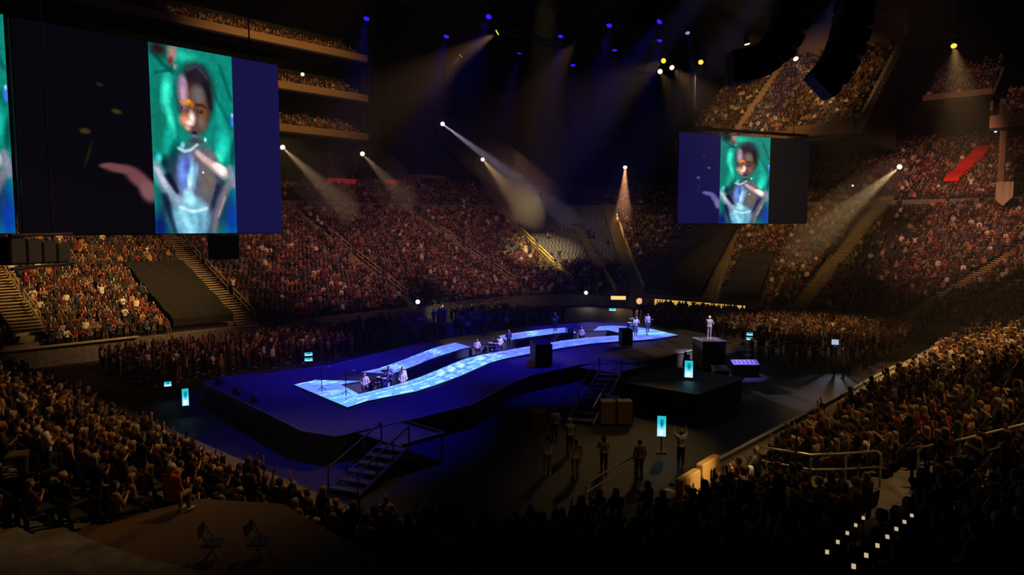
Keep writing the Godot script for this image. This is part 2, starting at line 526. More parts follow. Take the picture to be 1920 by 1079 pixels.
func build_decks():
	var tan_wall := mat(Color(0.62, 0.5, 0.37), 0.85)
	var dark := mat(Color(0.12, 0.11, 0.12), 0.9)
	var pale := mat(Color(0.72, 0.68, 0.6), 0.7)
	var names := ["lowest balcony", "middle balcony", "topmost balcony"]
	for i in 3:
		var y: float = [25.4, 31.6, 37.9][i]
		var o := thing("balcony", "%s of the three stacked on the far side, upper left, with a tan lit front" % names[i], "balcony", Vector3(0, y, -97), 0.0, "", "structure")
		deck_box(o, "balcony_front", Vector3(44, 0.1, 0), Vector3(58.4, 1.1, 0.25), tan_wall)
		deck_box(o, "floor_slab", Vector3(44, -0.6, -3.2), Vector3(58.4, 0.3, 6.6), dark)
		for j in 5:
			deck_box(o, "seating_step", Vector3(44, -0.45 + j * 0.26, -1.0 - j * 0.95), Vector3(58.4, 0.1 + j * 0.52, 0.95), concrete())
		deck_box(o, "back_wall", Vector3(44, 1.9, -6.4), Vector3(58.4, 4.6, 0.2), dark)
		for q in row_spots(Vector3(15, y + 0.1 - 0.5, -98.3), Vector3(73, 0, -98.3), 5, 0.95, 0.52, Vector3(0, 0, -1)):
			slots.append([q[0], 0.0, "balcony", q[1], q[2], 0.9])
	# suite fronts between the far rows and the balconies
	var su := thing("suite_wall", "dark wall of private boxes above the last far side rows, with red lit signs", "wall", Vector3(0, 0, -99.9), 0.0, "", "structure")
	deck_box(su, "wall_panel", Vector3(44, 21.2, -0.4), Vector3(58, 8.2, 0.3), dark)
	for i in 12:
		deck_box(su, "box_divider", Vector3(17.5 + i * 5, 21.2, 0.1), Vector3(0.25, 7.6, 0.8), mat(Color(0.22, 0.2, 0.2), 0.8))
	for r in [[Vector3(69.3, 18.2, -99.0), 5.6, "red sign strip, left one of two above the last far side rows"], [Vector3(79.6, 18.4, -98.4), 4.6, "red sign strip, right one of two above the last far side rows"]]:
		var sg := thing("sign", r[2], "sign", r[0])
		box_part("sign_box", Vector3.ZERO, Vector3(r[1], 1.15, 0.25), mat(Color(0.2, 0.05, 0.05)), sg, 0.04)
		box_part("sign_face", Vector3(0, 0, 0.15), Vector3(r[1] - 0.2, 0.95, 0.05), glow(Color(0.62, 0.1, 0.14), 0.5), sg)
		tube_part("bracket", Vector3(-r[1] / 3, -0.5, -0.2), Vector3(-r[1] / 3, -1.4, -0.2), 0.06, dark, sg)
		tube_part("bracket", Vector3(r[1] / 3, -0.5, -0.2), Vector3(r[1] / 3, -1.4, -0.2), 0.06, dark, sg)
	var po := thing("doorway", "brownish portal block at the top of the far rows, right of the red signs", "doorway", Vector3(87, 17.2, -98.5), 0.0, "", "structure")
	deck_box(po, "portal_side", Vector3(-3, 0.6, 0), Vector3(0.6, 3.4, 2.4), tan_wall)
	deck_box(po, "portal_side", Vector3(3.4, 0.6, 0), Vector3(0.6, 3.4, 2.4), tan_wall)
	deck_box(po, "portal_lintel", Vector3(0.2, 2.6, 0), Vector3(7, 0.6, 2.4), tan_wall)
	deck_box(po, "portal_back", Vector3(0.2, 0.6, -1.2), Vector3(6.4, 3.4, 0.2), dark)
	# far end upper deck
	var u := thing("upper_deck", "steep upper deck full of people above the right hanging screen", "deck", Vector3(104, 24.0, 0), 0.0, "", "structure")
	deck_box(u, "deck_front", Vector3(0, -0.15, -49.2), Vector3(0.3, 1.5, 18.0), tan_wall)
	deck_box(u, "deck_front", Vector3(0, 0.35, -35.9), Vector3(0.3, 1.6, 8.8), tan_wall)
	deck_box(u, "floor_slab", Vector3(11, -1.2, -44.9), Vector3(22, 0.4, 26.8), dark)
	for j in 20:
		deck_box(u, "seating_step", Vector3(0.9 + j * 1.05, -0.7 + j * 0.39, -44.9), Vector3(1.05, 0.6 + j * 0.78, 26.8), concrete())
	deck_box(u, "back_wall", Vector3(22.2, 17.5, -48.5), Vector3(0.4, 6.5, 36), tan_wall)
	for zz in [-49.2, -31.2]:
		for j in 20:
			deck_box(u, "stair_step", Vector3(0.7 + j * 1.05, -0.05 + j * 0.78, zz), Vector3(1.0, 0.7, 1.1), pale if zz > -40 else tan_wall)
	var k := MB.new()
	k.tube(Vector3(0.2, 1.2, -30.5), Vector3(21, 16.9, -30.5), 0.12)
	k.tube(Vector3(0.2, 0.56, -30.5), Vector3(21, 16.3, -30.5), 0.1)
	part("side_rail", k.done(), pale, u)
	box_part("rail_end_panel", Vector3(21, 17.0, -30.6), Vector3(0.8, 2.6, 0.3), mat(Color(0.85, 0.85, 0.85)), u, 0.05)
	for q in row_spots(Vector3(105.0, 23.6, -57.5), Vector3(105.0, 0, -32.2), 20, 1.05, 0.78, Vector3(1, 0, 0)):
		if absf(q[0].z + 49.2) > 0.9:
			slots.append([q[0], -PI / 2, "upper_deck", q[1], q[2], 0.92])
	# decks further right
	var r2 := thing("upper_deck", "dim set back upper deck left of the right edge, behind the lone yellow lamp", "deck", Vector3(112, 28.4, 0), 0.0, "", "structure")
	deck_box(r2, "deck_front", Vector3(0, 0, -21.0), Vector3(0.3, 0.8, 8), tan_wall)
	deck_box(r2, "floor_slab", Vector3(5, -0.7, -21.0), Vector3(10, 0.4, 8), dark)
	for j in 8:
		deck_box(r2, "seating_step", Vector3(0.9 + j * 1.05, -0.5 + j * 0.33, -21.0), Vector3(1.05, 0.4 + j * 0.66, 8), concrete())
	for q in row_spots(Vector3(113, 28.2, -24.8), Vector3(113, 0, -17.2), 8, 1.05, 0.66, Vector3(1, 0, 0)):
		slots.append([q[0], -PI / 2, "upper_deck", q[1], q[2], 0.8])
	var r3 := thing("upper_deck", "corner of an upper deck with a tan front cut by the right edge", "deck", Vector3(104, 23.5, 0), 0.0, "", "structure")
	deck_box(r3, "deck_front", Vector3(0, 0, -9.9), Vector3(0.4, 1.5, 12), tan_wall)
	deck_box(r3, "deck_side", Vector3(4, 1.9, -15.8), Vector3(8, 1.2, 0.3), tan_wall)
	deck_box(r3, "floor_slab", Vector3(4, -0.9, -9.9), Vector3(8, 0.4, 12), dark)
	deck_box(r3, "support", Vector3(0.6, -4.2, -14.5), Vector3(0.7, 6.4, 0.7), tan_wall)
	for j in 7:
		deck_box(r3, "seating_step", Vector3(0.9 + j * 1.05, -0.5 + j * 0.33, -9.9), Vector3(1.05, 0.4 + j * 0.66, 12), concrete())
	for q in row_spots(Vector3(105, 23.3, -15.2), Vector3(105, 0, -4.4), 7, 1.05, 0.66, Vector3(1, 0, 0)):
		slots.append([q[0], -PI / 2, "upper_deck", q[1], q[2], 0.8])
	for q in [["added black sheet for the shade left of the broad amber stair", Vector3(27.2, 2.1, -64.7), Vector3(5.6, 0, 0), Vector3(0, 4.75, -10.4), Color(0.05, 0.05, 0.05)], ["added dark grey sheet for the shade left of the stair under the right screen", Vector3(83.5, 2.1, -51.0), Vector3(0, 0, 8.3), Vector3(19.5, 9.0, -4.0), Color(0.12, 0.115, 0.12)], ["added dark sheet for the shade right of the stair under the right screen", Vector3(83.5, 2.1, -39.6), Vector3(0, 0, 4.4), Vector3(10.5, 4.8, -2.6), Color(0.09, 0.085, 0.09)]]:  # dark sheets stand in for the shade over these blocks of rows
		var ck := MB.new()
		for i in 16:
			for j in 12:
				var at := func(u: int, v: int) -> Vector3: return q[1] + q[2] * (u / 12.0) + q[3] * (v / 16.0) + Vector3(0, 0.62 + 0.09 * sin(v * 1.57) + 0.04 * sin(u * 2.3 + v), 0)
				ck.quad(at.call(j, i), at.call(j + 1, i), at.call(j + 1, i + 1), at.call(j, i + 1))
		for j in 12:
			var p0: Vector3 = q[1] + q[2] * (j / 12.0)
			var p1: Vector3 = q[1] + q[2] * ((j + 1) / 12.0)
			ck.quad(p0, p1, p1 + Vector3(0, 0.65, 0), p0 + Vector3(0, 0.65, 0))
		tag(part("shade_sheet", ck.done(), mat(q[4], 0.95), self), q[0], "cover")
	# the drape that closes the far corner
	var d := MB.new()
	var pts := []
	for i in 121:
		var f := i / 120.0
		var c := Vector2(73.3, -98.8).bezier_interpolate(Vector2(97, -105), Vector2(120, -95), Vector2(121, -62), f)
		pts.append(c + Vector2(0.25, 0.25) * sin(i * 1.9))
	for i in 120:
		var a: Vector2 = pts[i]
		var b: Vector2 = pts[i + 1]
		d.quad(Vector3(a.x, 20.5, a.y), Vector3(b.x, 20.5, b.y), Vector3(b.x, 54.9, b.y), Vector3(a.x, 54.9, a.y))
	var cloth := mat(Color(0.07, 0.07, 0.13), 0.95)
	tag(part("drape", d.done(), cloth, self), "tall dark navy drape closing off the far corner above the bare seats", "drape")

func row_spots(a: Vector3, b: Vector3, rows: int, depth: float, rise: float, back: Vector3) -> Array:
	var out := []
	b.y = a.y
	var n := int(a.distance_to(b) / 0.56)
	for j in rows:
		for i in n:
			out.append([a.lerp(b, (i + 0.5) / n) + back * (j * depth) + Vector3(0, j * rise, 0), j, i])
	return out

# ------------------------------------------------------------------ stage
func along(p: Array, n: int) -> Array:
	var len := [0.0]
	for i in p.size() - 1: len.append(len[-1] + p[i].distance_to(p[i + 1]))
	var out := []
	for i in n + 1:
		var s: float = len[-1] * i / n
		var j := 0
		while j < p.size() - 2 and len[j + 1] < s: j += 1
		out.append(p[j].lerp(p[j + 1], clampf((s - len[j]) / maxf(len[j + 1] - len[j], 0.001), 0, 1)))
	return out

func led_material(v: int, bright: float, hue: float) -> StandardMaterial3D:
	var im := Image.create(48, 48, false, Image.FORMAT_RGB8)
	var base := Color(0.36, 0.42, 0.98).lerp(Color(0.36, 0.6, 1.0), hue)
	im.fill(base)
	for i in 26:                                             # streaks of the picture that runs on the panels
		var c := base.lerp(Color(0.75, 0.97, 1.0), rng.randf() * bright) if rng.randf() < 0.6 else base.lerp(Color(0.1, 0.25, 0.75), rng.randf() * 0.7)
		var w := rng.randi_range(6, 40)
		var h := rng.randi_range(1, 6)
		im.fill_rect(Rect2i(rng.randi_range(-8, 44), rng.randi_range(-2, 46), w, h), c)
	im.resize(24, 24, Image.INTERPOLATE_LANCZOS)
	im.resize(64, 64, Image.INTERPOLATE_CUBIC)
	var m := StandardMaterial3D.new()
	m.resource_name = "led_panel_%d" % v
	m.albedo_color = Color(0.02, 0.02, 0.03)
	m.roughness = 0.25
	m.emission_enabled = true
	m.emission_operator = BaseMaterial3D.EMISSION_OP_MULTIPLY
	m.emission = Color(1, 1, 1)
	m.emission_texture = ImageTexture.create_from_image(im)
	m.emission_energy_multiplier = 1.55 / EXPOSURE
	return m

func build_stage():
	var deck := PackedVector2Array([Vector2(20.4, -44.5), Vector2(19.6, -37.2), Vector2(18.7, -30.4), Vector2(19.3, -28.4), Vector2(23.9, -28.0), Vector2(27.7, -27.9), Vector2(33.8, -30.2), Vector2(36.5, -30.7), Vector2(41.3, -30.4), Vector2(44.0, -28.0), Vector2(48.5, -27.5), Vector2(54.7, -27.1), Vector2(57.8, -27.9), Vector2(61.0, -30.8), Vector2(62.5, -34.3), Vector2(63.2, -39.1), Vector2(60, -43.5), Vector2(51.5, -46), Vector2(43, -46.3), Vector2(36, -45.2), Vector2(29.4, -43.5), Vector2(25.2, -44.0), Vector2(22.8, -45.2)])
	var s := thing("stage", "wide black stage deck under blue light in the middle of the floor", "stage")
	var t := MB.new()
	for i in deck.size():
		var a := deck[i]
		var b := deck[(i + 1) % deck.size()]
		t.tube(Vector3(a.x, 1.08, a.y), Vector3(b.x, 1.08, b.y), 0.06, -1, 6)
	part("edge_trim", t.done(), mat(Color(0.6, 0.6, 0.65), 0.4, 0.3), s)
	# the lit loop
	var V := func(l: Array) -> Array:
		var o := []
		for i in range(0, l.size(), 2): o.append(Vector2(l[i], l[i + 1]))
		return o
	var fo: Array = along(V.call([22.6, -32.2, 24.3, -32.6, 26.3, -32.4, 27.7, -32.3, 29.9, -32.8, 32.6, -33.6, 35.3, -34.6, 37.4, -35.4, 39.3, -35.6, 41.8, -35.5, 45.5, -35.3, 48, -35.0, 50.5, -34.2, 52.5, -33.0, 54.5, -32.1, 57.9, -31.7]), 22)
	var fi: Array = along(V.call([24.9, -34.3, 26, -34.4, 27.9, -34.6, 30.2, -35.2, 33.1, -36.3, 35.9, -37.4, 37.6, -37.9, 39.7, -38, 41.6, -37.9, 44.8, -37.8, 48.6, -37.6, 51.3, -37, 53.5, -36, 55.0, -35.2]), 22)
	var bo: Array = along(V.call([23.7, -39.4, 25.7, -39.6, 26.8, -39.4, 29.8, -39.4, 32.7, -40.4, 35.1, -41.5, 38.8, -43.1, 41.1, -43.6, 43, -43.6, 46.1, -43.6, 49.9, -43.5, 54, -42.8, 56.5, -41.2, 59.3, -39.5]), 22)
	var bi: Array = along(V.call([25.7, -37.2, 28.6, -37.0, 31.6, -38.0, 35.6, -39.7, 39.5, -40.9, 41.7, -41.1, 43.8, -41.1, 47.5, -41.0, 51.3, -40.6, 54, -39.7, 56.2, -38.2]), 22)
	# the deck lies round the loop; inside the loop the floor is half a metre lower
	var hole := PackedVector2Array()
	for p in fi: hole.append(p)
	for i in 23: hole.append(bi[22 - i])
	# a two centimetre joint from the loop to the edge keeps the outline in one piece
	var joint := PackedVector2Array([Vector2(26.0, -36.01), Vector2(10.0, -36.01), Vector2(10.0, -35.99), Vector2(26.0, -35.99)])
	var cut: PackedVector2Array = Geometry2D.merge_polygons(hole, joint)[0]
	var keyhole: PackedVector2Array = Geometry2D.clip_polygons(deck, cut)[0]
	if Geometry2D.triangulate_polygon(keyhole).is_empty(): print("deck not triangulated ", keyhole.size())
	var k := MB.new()
	k.prism(keyhole, 0.0, 1.1)
	part("deck", k.done(), mat(Color(0.3, 0.3, 0.34), 0.55), s)
	k = MB.new()
	k.prism(hole, 0.0, 0.55)
	part("sunken_floor", k.done(), mat(Color(0.06, 0.06, 0.08), 0.8), s)
	var looks := []
	for v in 6: looks.append(led_material(v, [1.0, 1.0, 0.8, 0.5, 0.4, 0.3][v], [1.0, 0.8, 0.6, 0.35, 0.15, 0.05][v]))
	var led := thing("led_floor", "glowing blue and white loop of raised video floor panels winding along the stage", "video floor")
	var side := mat(Color(0.05, 0.05, 0.06), 0.6)
	var panel := func(a: Vector2, b: Vector2, c: Vector2, d: Vector2, m: Material):
		var g := (a + b + c + d) / 4
		var q := []
		for p in [a, b, c, d]: q.append(g + (p - g) * 0.987)
		var mb := MB.new()
		var at := func(i: int, y: float) -> Vector3: return Vector3(q[i].x - g.x, y, q[i].y - g.y)
		mb.quad_uv(at.call(0, 0.11), at.call(1, 0.11), at.call(2, 0.11), at.call(3, 0.11))
		var mesh := mb.done()
		var sb := MB.new()
		for i in 4:
			sb.quad(at.call(i, 0), at.call((i + 1) % 4, 0), at.call((i + 1) % 4, 0.11), at.call(i, 0.11))
		mesh = sb.done(mesh)
		var o := part("led_panel", mesh, null, led, Vector3(g.x, 1.105, g.y))
		o.set_surface_override_material(0, m)
		o.set_surface_override_material(1, side)
	for i in 22:
		panel.call(fo[i], fo[i + 1], fi[i + 1], fi[i], looks[clampi(int(i / 5.0) + rng.randi_range(-1, 0), 0, 5)] if i < 11 else looks[4 + i % 2])
	for i in 22:
		var mx: float = (bi[i].x + bo[i].x + bi[i + 1].x + bo[i + 1].x) / 4
		var unlit := (mx > 26.8 and mx < 29.4) or (mx > 41.8 and mx < 45.6) or (mx > 53.6 and mx < 56.0)
		panel.call(bi[i], bi[i + 1], bo[i + 1], bo[i], side if unlit else looks[clampi(2 + i % 4, 2, 5)])
	var lo := along([fo[0], bo[0]], 5)
	var li := along([fi[0], bi[0]], 5)
	for i in 5: panel.call(lo[i], li[i], li[i + 1], lo[i + 1], looks[[0, 0, 2, 3, 3][i]])
	var ro := along([fo[22], Vector2(60.2, -36.4), bo[22]], 4)
	var ri := along([fi[22], bi[22]], 4)
	for i in 4: panel.call(ri[i], ro[i], ro[i + 1], ri[i + 1], looks[[1, 2, 3, 4][i]])
	# its light, just above the panels
	for q in [[Vector2(30, -34), Vector2(8, 2.0), 0.35], [Vector2(43, -36.8), Vector2(10, 2.0), 0.3], [Vector2(34, -40), Vector2(10, 2.0), 0.25], [Vector2(48, -42.3), Vector2(10, 2.0), 0.25], [Vector2(24.3, -36), Vector2(2, 5.0), 0.2], [Vector2(57.5, -36.0), Vector2(3, 4.0), 0.2]]:
		var l := AreaLight3D.new()
		l.name = "led_floor_light"
		add_child(l, true)
		l.area_size = q[1]
		l.light_color = Color(0.35, 0.45, 1.0)
		l.light_energy = q[2] * 3.0
		l.area_range = 60.0
		l.area_attenuation = 2.0
		l.shadow_enabled = true
		l.position = Vector3(q[0].x, 1.3, q[0].y)
		l.rotation = Vector3(PI / 2, 0, 0)
	var sr := thing("riser", "tall black box riser under the singer in the grey suit", "platform", Vector3(50.6, 0, -25.1), 0.84)
	box_part("drape_skirt", Vector3(0, 1.16, 0), Vector3(2.2, 2.32, 1.8), mat(Color(0.04, 0.04, 0.05), 0.95), sr, 0.05)
	box_part("top_board", Vector3(0, 2.36, 0), Vector3(2.3, 0.08, 1.9), mat(Color(0.25, 0.25, 0.27), 0.6), sr, 0.02)
	# steps that climb to the stage from the near side
	stage_stair(Vector3(20.3, 1.1, -25.3), Vector3(16.7, 0, -24.2), 1.5, 6, "blue lit open stair in front of the stage's left end")
	stage_stair(Vector3(40.4, 1.1, -27.2), Vector3(31.6, 0, -23.3), 1.5, 9, "blue lit open stair leading to the middle of the stage beside two cases")
	for q in [["small platform joining the left open stair to the stage", Vector3(21.7, 0, -26.5), Vector3(2.8, 0.1, 3.2)], ["small platform joining the right open stair to the stage", Vector3(42.2, 0, -28.2), Vector3(3.4, 0.1, 3.4)]]:
		var pf := thing("stage_landing", q[0], "platform", q[1], 0.0)
		var st := mat(Color(0.55, 0.55, 0.6), 0.4, 0.3)
		box_part("board", Vector3(0, 1.03, 0), q[2], mat(Color(0.3, 0.3, 0.36), 0.6), pf, 0.02)
		for x in [-1, 1]:
			for z in [-1, 1]:
				tube_part("leg", Vector3(x * q[2].x * 0.45, 0, z * q[2].z * 0.45), Vector3(x * q[2].x * 0.45, 1.0, z * q[2].z * 0.45), 0.05, st, pf)
		tube_part("edge_rail", Vector3(-q[2].x * 0.45, 1.14, q[2].z * 0.48), Vector3(q[2].x * 0.48, 1.14, q[2].z * 0.48), 0.06, st, pf)
		tube_part("edge_rail", Vector3(q[2].x * 0.48, 1.14, q[2].z * 0.48), Vector3(q[2].x * 0.48, 1.14, -q[2].z * 0.48), 0.06, st, pf)
	var dr := thing("riser", "large black draped backstage platform in front of the stage's right half", "platform", Vector3(40.0, 0, -21.6))
	box_part("drape_skirt", Vector3(0, 0.7, 0), Vector3(6.0, 1.4, 5.2), mat(Color(0.03, 0.03, 0.035), 0.95), dr, 0.05)
	box_part("top_board", Vector3(0, 1.44, 0), Vector3(6.2, 0.08, 5.4), mat(Color(0.05, 0.05, 0.055), 0.6), dr, 0.02)

func stage_stair(top: Vector3, bottom: Vector3, w: float, n: int, label: String):
	# a gangway of open treads between two tubular stringers with handrails
	var o := thing("stage_stair", label, "stair", Vector3(bottom.x, 0, bottom.z))
	var t := top - Vector3(bottom.x, 0, bottom.z)
	var b := Vector3(0, 0.12, 0)
	var side := Vector3(t.z, 0, -t.x).normalized() * w / 2
	var steel := mat(Color(0.34, 0.34, 0.4), 0.4, 0.5)
	var tread := mat(Color(0.26, 0.26, 0.34), 0.6)
	var yaw := Basis(Vector3.UP, atan2(-t.x, -t.z))
	for s in [-1, 1]:
		tube_part("stringer", b + side * s, t + side * s, 0.08, steel, o)
		tube_part("handrail", b + side * s + Vector3(0, 0.95, 0), t + side * s + Vector3(0, 0.95, 0), 0.045, steel, o)
		for i in 4:
			var q: Vector3 = b.lerp(t, i / 3.0) + side * s
			tube_part("post", q, q + Vector3(0, 0.95, 0), 0.035, steel, o)
	for i in n:
		box_part("tread", b.lerp(t, (i + 0.5) / n), Vector3(w - 0.1, 0.06, 0.55), tread, o, 0.015, yaw)

# ------------------------------------------------------------------ screens
func soft_blob(im: Image, c: Vector2, r: Vector2, rot: float, col: Color, soft := 0.35):
	var w := im.get_width()
	var h := im.get_height()
	var m := maxf(r.x, r.y)
	for y in range(maxi(0, int(c.y - m)), mini(h, int(c.y + m) + 1)):
		for x in range(maxi(0, int(c.x - m)), mini(w, int(c.x + m) + 1)):
			var p := (Vector2(x, y) - c).rotated(-rot)
			var d := Vector2(p.x / r.x, p.y / r.y).length()
			if d < 1.0:
				im.set_pixel(x, y, im.get_pixel(x, y).lerp(col, col.a * clampf((1.0 - d) / soft, 0, 1)))

func soft_stroke(im: Image, pts: Array, r0: float, r1: float, col: Color, soft := 0.7):
	var n := 14
	var p := []
	for q in pts: p.append(Vector2(q[0], q[1]))
	p = along(p, n)
	for i in n + 1:
		var r := lerpf(r0, r1, float(i) / n)
		soft_blob(im, p[i], Vector2(r, r), 0.0, Color(col, 0.55), soft)

func portrait_picture() -> ImageTexture:
	# a small child in a pale wrap held between two arms before a teal cloth
	var im := Image.create(150, 330, false, Image.FORMAT_RGB8)
	im.fill(Color(0.04, 0.5, 0.44))
	var B := func(x, y, rx, ry, rot, c, s = 0.8): soft_blob(im, Vector2(x, y), Vector2(rx, ry), rot, c, s)
	var S := func(pts, r0, r1, c, s = 0.8): soft_stroke(im, pts, r0, r1, c, s)
	var dteal := Color(0.01, 0.3, 0.28); var mint := Color(0.22, 0.95, 0.8); var teal := Color(0.06, 0.66, 0.58)
	# cloth behind, with its folds
	B.call(12, 130, 18, 120, 0.0, Color(0.05, 0.42, 0.36)); B.call(27, 80, 13, 45, 0.1, mint); B.call(33, 128, 9, 40, -0.15, mint); B.call(26, 165, 12, 40, 0.2, teal)
	S.call([[88, 18], [112, 70], [128, 130]], 10, 14, teal); S.call([[92, 22], [122, 90], [146, 130]], 5, 8, dteal); S.call([[112, 18], [136, 70], [148, 100]], 8, 8, Color(0.05, 0.5, 0.44)); S.call([[126, 20], [146, 80]], 5, 5, dteal)
	S.call([[82, 16], [104, 50], [120, 100]], 3, 3, Color(0.2, 0.75, 0.65)); B.call(128, 165, 20, 38, 0.1, Color(0.1, 0.8, 0.72)); B.call(118, 190, 14, 26, 0.3, mint); B.call(146, 178, 7, 40, 0.1, dteal)
	B.call(60, 14, 40, 16, 0.15, Color(0.12, 0.74, 0.62)); S.call([[10, 50], [34, 42], [44, 30]], 4, 4, dteal); S.call([[5, 14], [24, 34], [40, 44]], 5, 7, dteal)
	B.call(16, 8, 26, 20, 0.4, Color(0.14, 0.07, 0.08)); B.call(40, 10, 12, 22, 0.1, Color(0.72, 0.46, 0.45)); B.call(36, 26, 6, 12, 0.3, Color(0.5, 0.12, 0.12)); B.call(44, 34, 5, 8, 0.2, Color(0.7, 0.5, 0.46))
	B.call(20, 205, 12, 18, 0.0, Color(0.02, 0.16, 0.16)); B.call(36, 190, 14, 34, 0.3, dteal); B.call(10, 196, 8, 12, 0.0, Color(0.2, 0.8, 0.8))
	B.call(140, 300, 24, 70, 0.0, Color(0.03, 0.22, 0.62)); B.call(8, 318, 22, 44, 0.0, Color(0.03, 0.1, 0.4)); B.call(147, 118, 5, 18, 0.0, Color(0.25, 0.45, 1.0)); B.call(147, 108, 3, 6, 0, Color(0.8, 0.9, 1.0))
	# head
	B.call(80, 78, 42, 68, 0.05, Color(0.1, 0.08, 0.1), 0.4); B.call(84, 48, 24, 30, 0.1, Color(0.13, 0.11, 0.15)); S.call([[66, 36], [84, 26], [100, 46]], 5, 5, Color(0.25, 0.22, 0.3)); S.call([[96, 60], [106, 100]], 8, 6, Color(0.08, 0.07, 0.08))
	B.call(76, 106, 32, 54, -0.03, Color(0.36, 0.22, 0.18), 0.35); B.call(56, 78, 13, 36, -0.1, Color(0.72, 0.58, 0.68)); B.call(58, 60, 10, 20, -0.1, Color(0.66, 0.52, 0.62)); B.call(84, 80, 17, 26, 0.0, Color(0.42, 0.4, 0.42)); B.call(92, 112, 12, 32, 0.0, Color(0.42, 0.27, 0.17))
	B.call(60, 95, 13, 6, 0.05, Color(0.9, 0.54, 0.18)); B.call(66, 92, 8, 5, 0.2, Color(0.95, 0.6, 0.2)); S.call([[80, 97], [90, 96], [98, 100]], 4, 3, Color(0.2, 0.12, 0.1)); B.call(72, 98, 5, 9, 0.0, Color(0.75, 0.4, 0.1))
	B.call(54, 105, 7, 4.5, 0.1, Color(0.45, 0.42, 0.62)); B.call(53, 105, 3.5, 3.5, 0.0, Color(0.12, 0.1, 0.2)); B.call(87, 108, 7, 4.5, 0.0, Color(0.08, 0.07, 0.1)); B.call(86, 107, 2, 2, 0.0, Color(0.5, 0.5, 0.55))
	B.call(58, 126, 14, 18, 0.0, Color(0.9, 0.56, 0.42)); B.call(71, 120, 9, 17, -0.1, Color(0.98, 0.88, 0.86)); B.call(66, 131, 11, 8, 0.0, Color(1.0, 0.9, 0.9)); B.call(63, 140, 9, 7, 0.2, Color(0.9, 0.6, 0.5)); B.call(88, 128, 12, 16, 0.0, Color(0.46, 0.36, 0.34))
	B.call(75, 146, 11, 8, 0.0, Color(0.34, 0.24, 0.36)); B.call(75, 147, 7, 4, 0.0, Color(0.08, 0.05, 0.1)); B.call(74, 153, 7, 3, 0.0, Color(0.5, 0.42, 0.56)); B.call(76, 163, 18, 8, 0.0, Color(0.14, 0.12, 0.13))
	# wrap and body
	B.call(72, 262, 74, 96, 0.0, Color(0.1, 0.13, 0.22), 0.35); B.call(76, 250, 56, 86, 0.0, Color(0.26, 0.29, 0.38), 0.4)
	B.call(78, 224, 44, 78, 0.0, Color(0.36, 0.36, 0.42), 0.45); B.call(60, 300, 46, 44, 0.0, Color(0.4, 0.6, 0.7), 0.5); B.call(58, 222, 20, 52, 0.05, Color(0.34, 0.44, 0.78)); B.call(96, 232, 18, 48, 0.0, Color(0.42, 0.38, 0.35)); B.call(104, 192, 16, 26, -0.5, Color(0.46, 0.38, 0.4))
	S.call([[45, 177], [55, 182], [66, 179], [79, 168]], 5, 4, Color(0.85, 0.97, 0.97)); B.call(52, 172, 6, 9, 0.2, Color(0.55, 0.85, 0.9)); B.call(94, 158, 4, 6, 0.0, Color(0.75, 0.95, 0.95))
	B.call(50, 220, 13, 40, 0.05, Color(0.42, 0.56, 0.9)); B.call(66, 222, 11, 42, 0.0, Color(0.6, 0.86, 0.94)); B.call(60, 205, 8, 22, 0.1, Color(0.3, 0.36, 0.7)); B.call(62, 238, 6, 18, 0.0, Color(0.8, 0.97, 1.0)); B.call(76, 214, 6, 20, 0.1, Color(0.5, 0.62, 0.8)); B.call(88, 218, 3, 3, 0, Color(1, 1, 1)); B.call(58, 258, 12, 14, 0.0, Color(0.7, 0.94, 0.98))
	# arms
	S.call([[78, 182], [92, 194], [112, 208], [130, 222]], 8, 13, Color(0.92, 0.74, 0.74)); S.call([[112, 204], [128, 214]], 9, 11, Color(1.0, 0.93, 0.9)); S.call([[140, 205], [146, 240]], 8, 8, Color(0.55, 0.5, 0.62)); S.call([[138, 236], [124, 262], [110, 300], [104, 330]], 12, 9, Color(0.56, 0.5, 0.54)); S.call([[128, 262], [114, 298]], 4, 3, Color(0.7, 0.62, 0.6)); S.call([[116, 240], [104, 276], [92, 300]], 7, 6, Color(0.05, 0.07, 0.2))
	S.call([[2, 208], [14, 236], [34, 266], [58, 282], [88, 288]], 15, 19, Color(0.62, 0.71, 0.8)); S.call([[6, 216], [20, 246]], 6, 7, Color(0.78, 0.76, 0.84)); S.call([[24, 226], [40, 256]], 8, 5, Color(0.04, 0.05, 0.14))
	B.call(64, 306, 40, 52, 0.0, Color(0.46, 0.72, 0.82), 0.5); S.call([[46, 290], [60, 318], [62, 330]], 8, 8, Color(0.6, 0.88, 0.95)); S.call([[80, 296], [78, 328]], 7, 7, Color(0.4, 0.6, 0.7)); S.call([[44, 282], [66, 290], [92, 284]], 5, 5, Color(0.88, 1, 1)); B.call(62, 268, 16, 16, 0.0, Color(0.66, 0.95, 1.0)); S.call([[18, 262], [26, 300], [34, 330]], 8, 6, Color(0.03, 0.06, 0.2))
	var n := FastNoiseLite.new()
	n.seed = 9
	n.frequency = 0.06
	for y in 330:
		for x in 150:
			var c := im.get_pixel(x, y)
			var v := 1.0 + 0.13 * n.get_noise_2d(x, y) + 0.1 * n.get_noise_2d(x * 4 + 500, y * 4)
			im.set_pixel(x, y, Color(c.r * v, c.g * v, c.b * v))
	return ImageTexture.create_from_image(im)

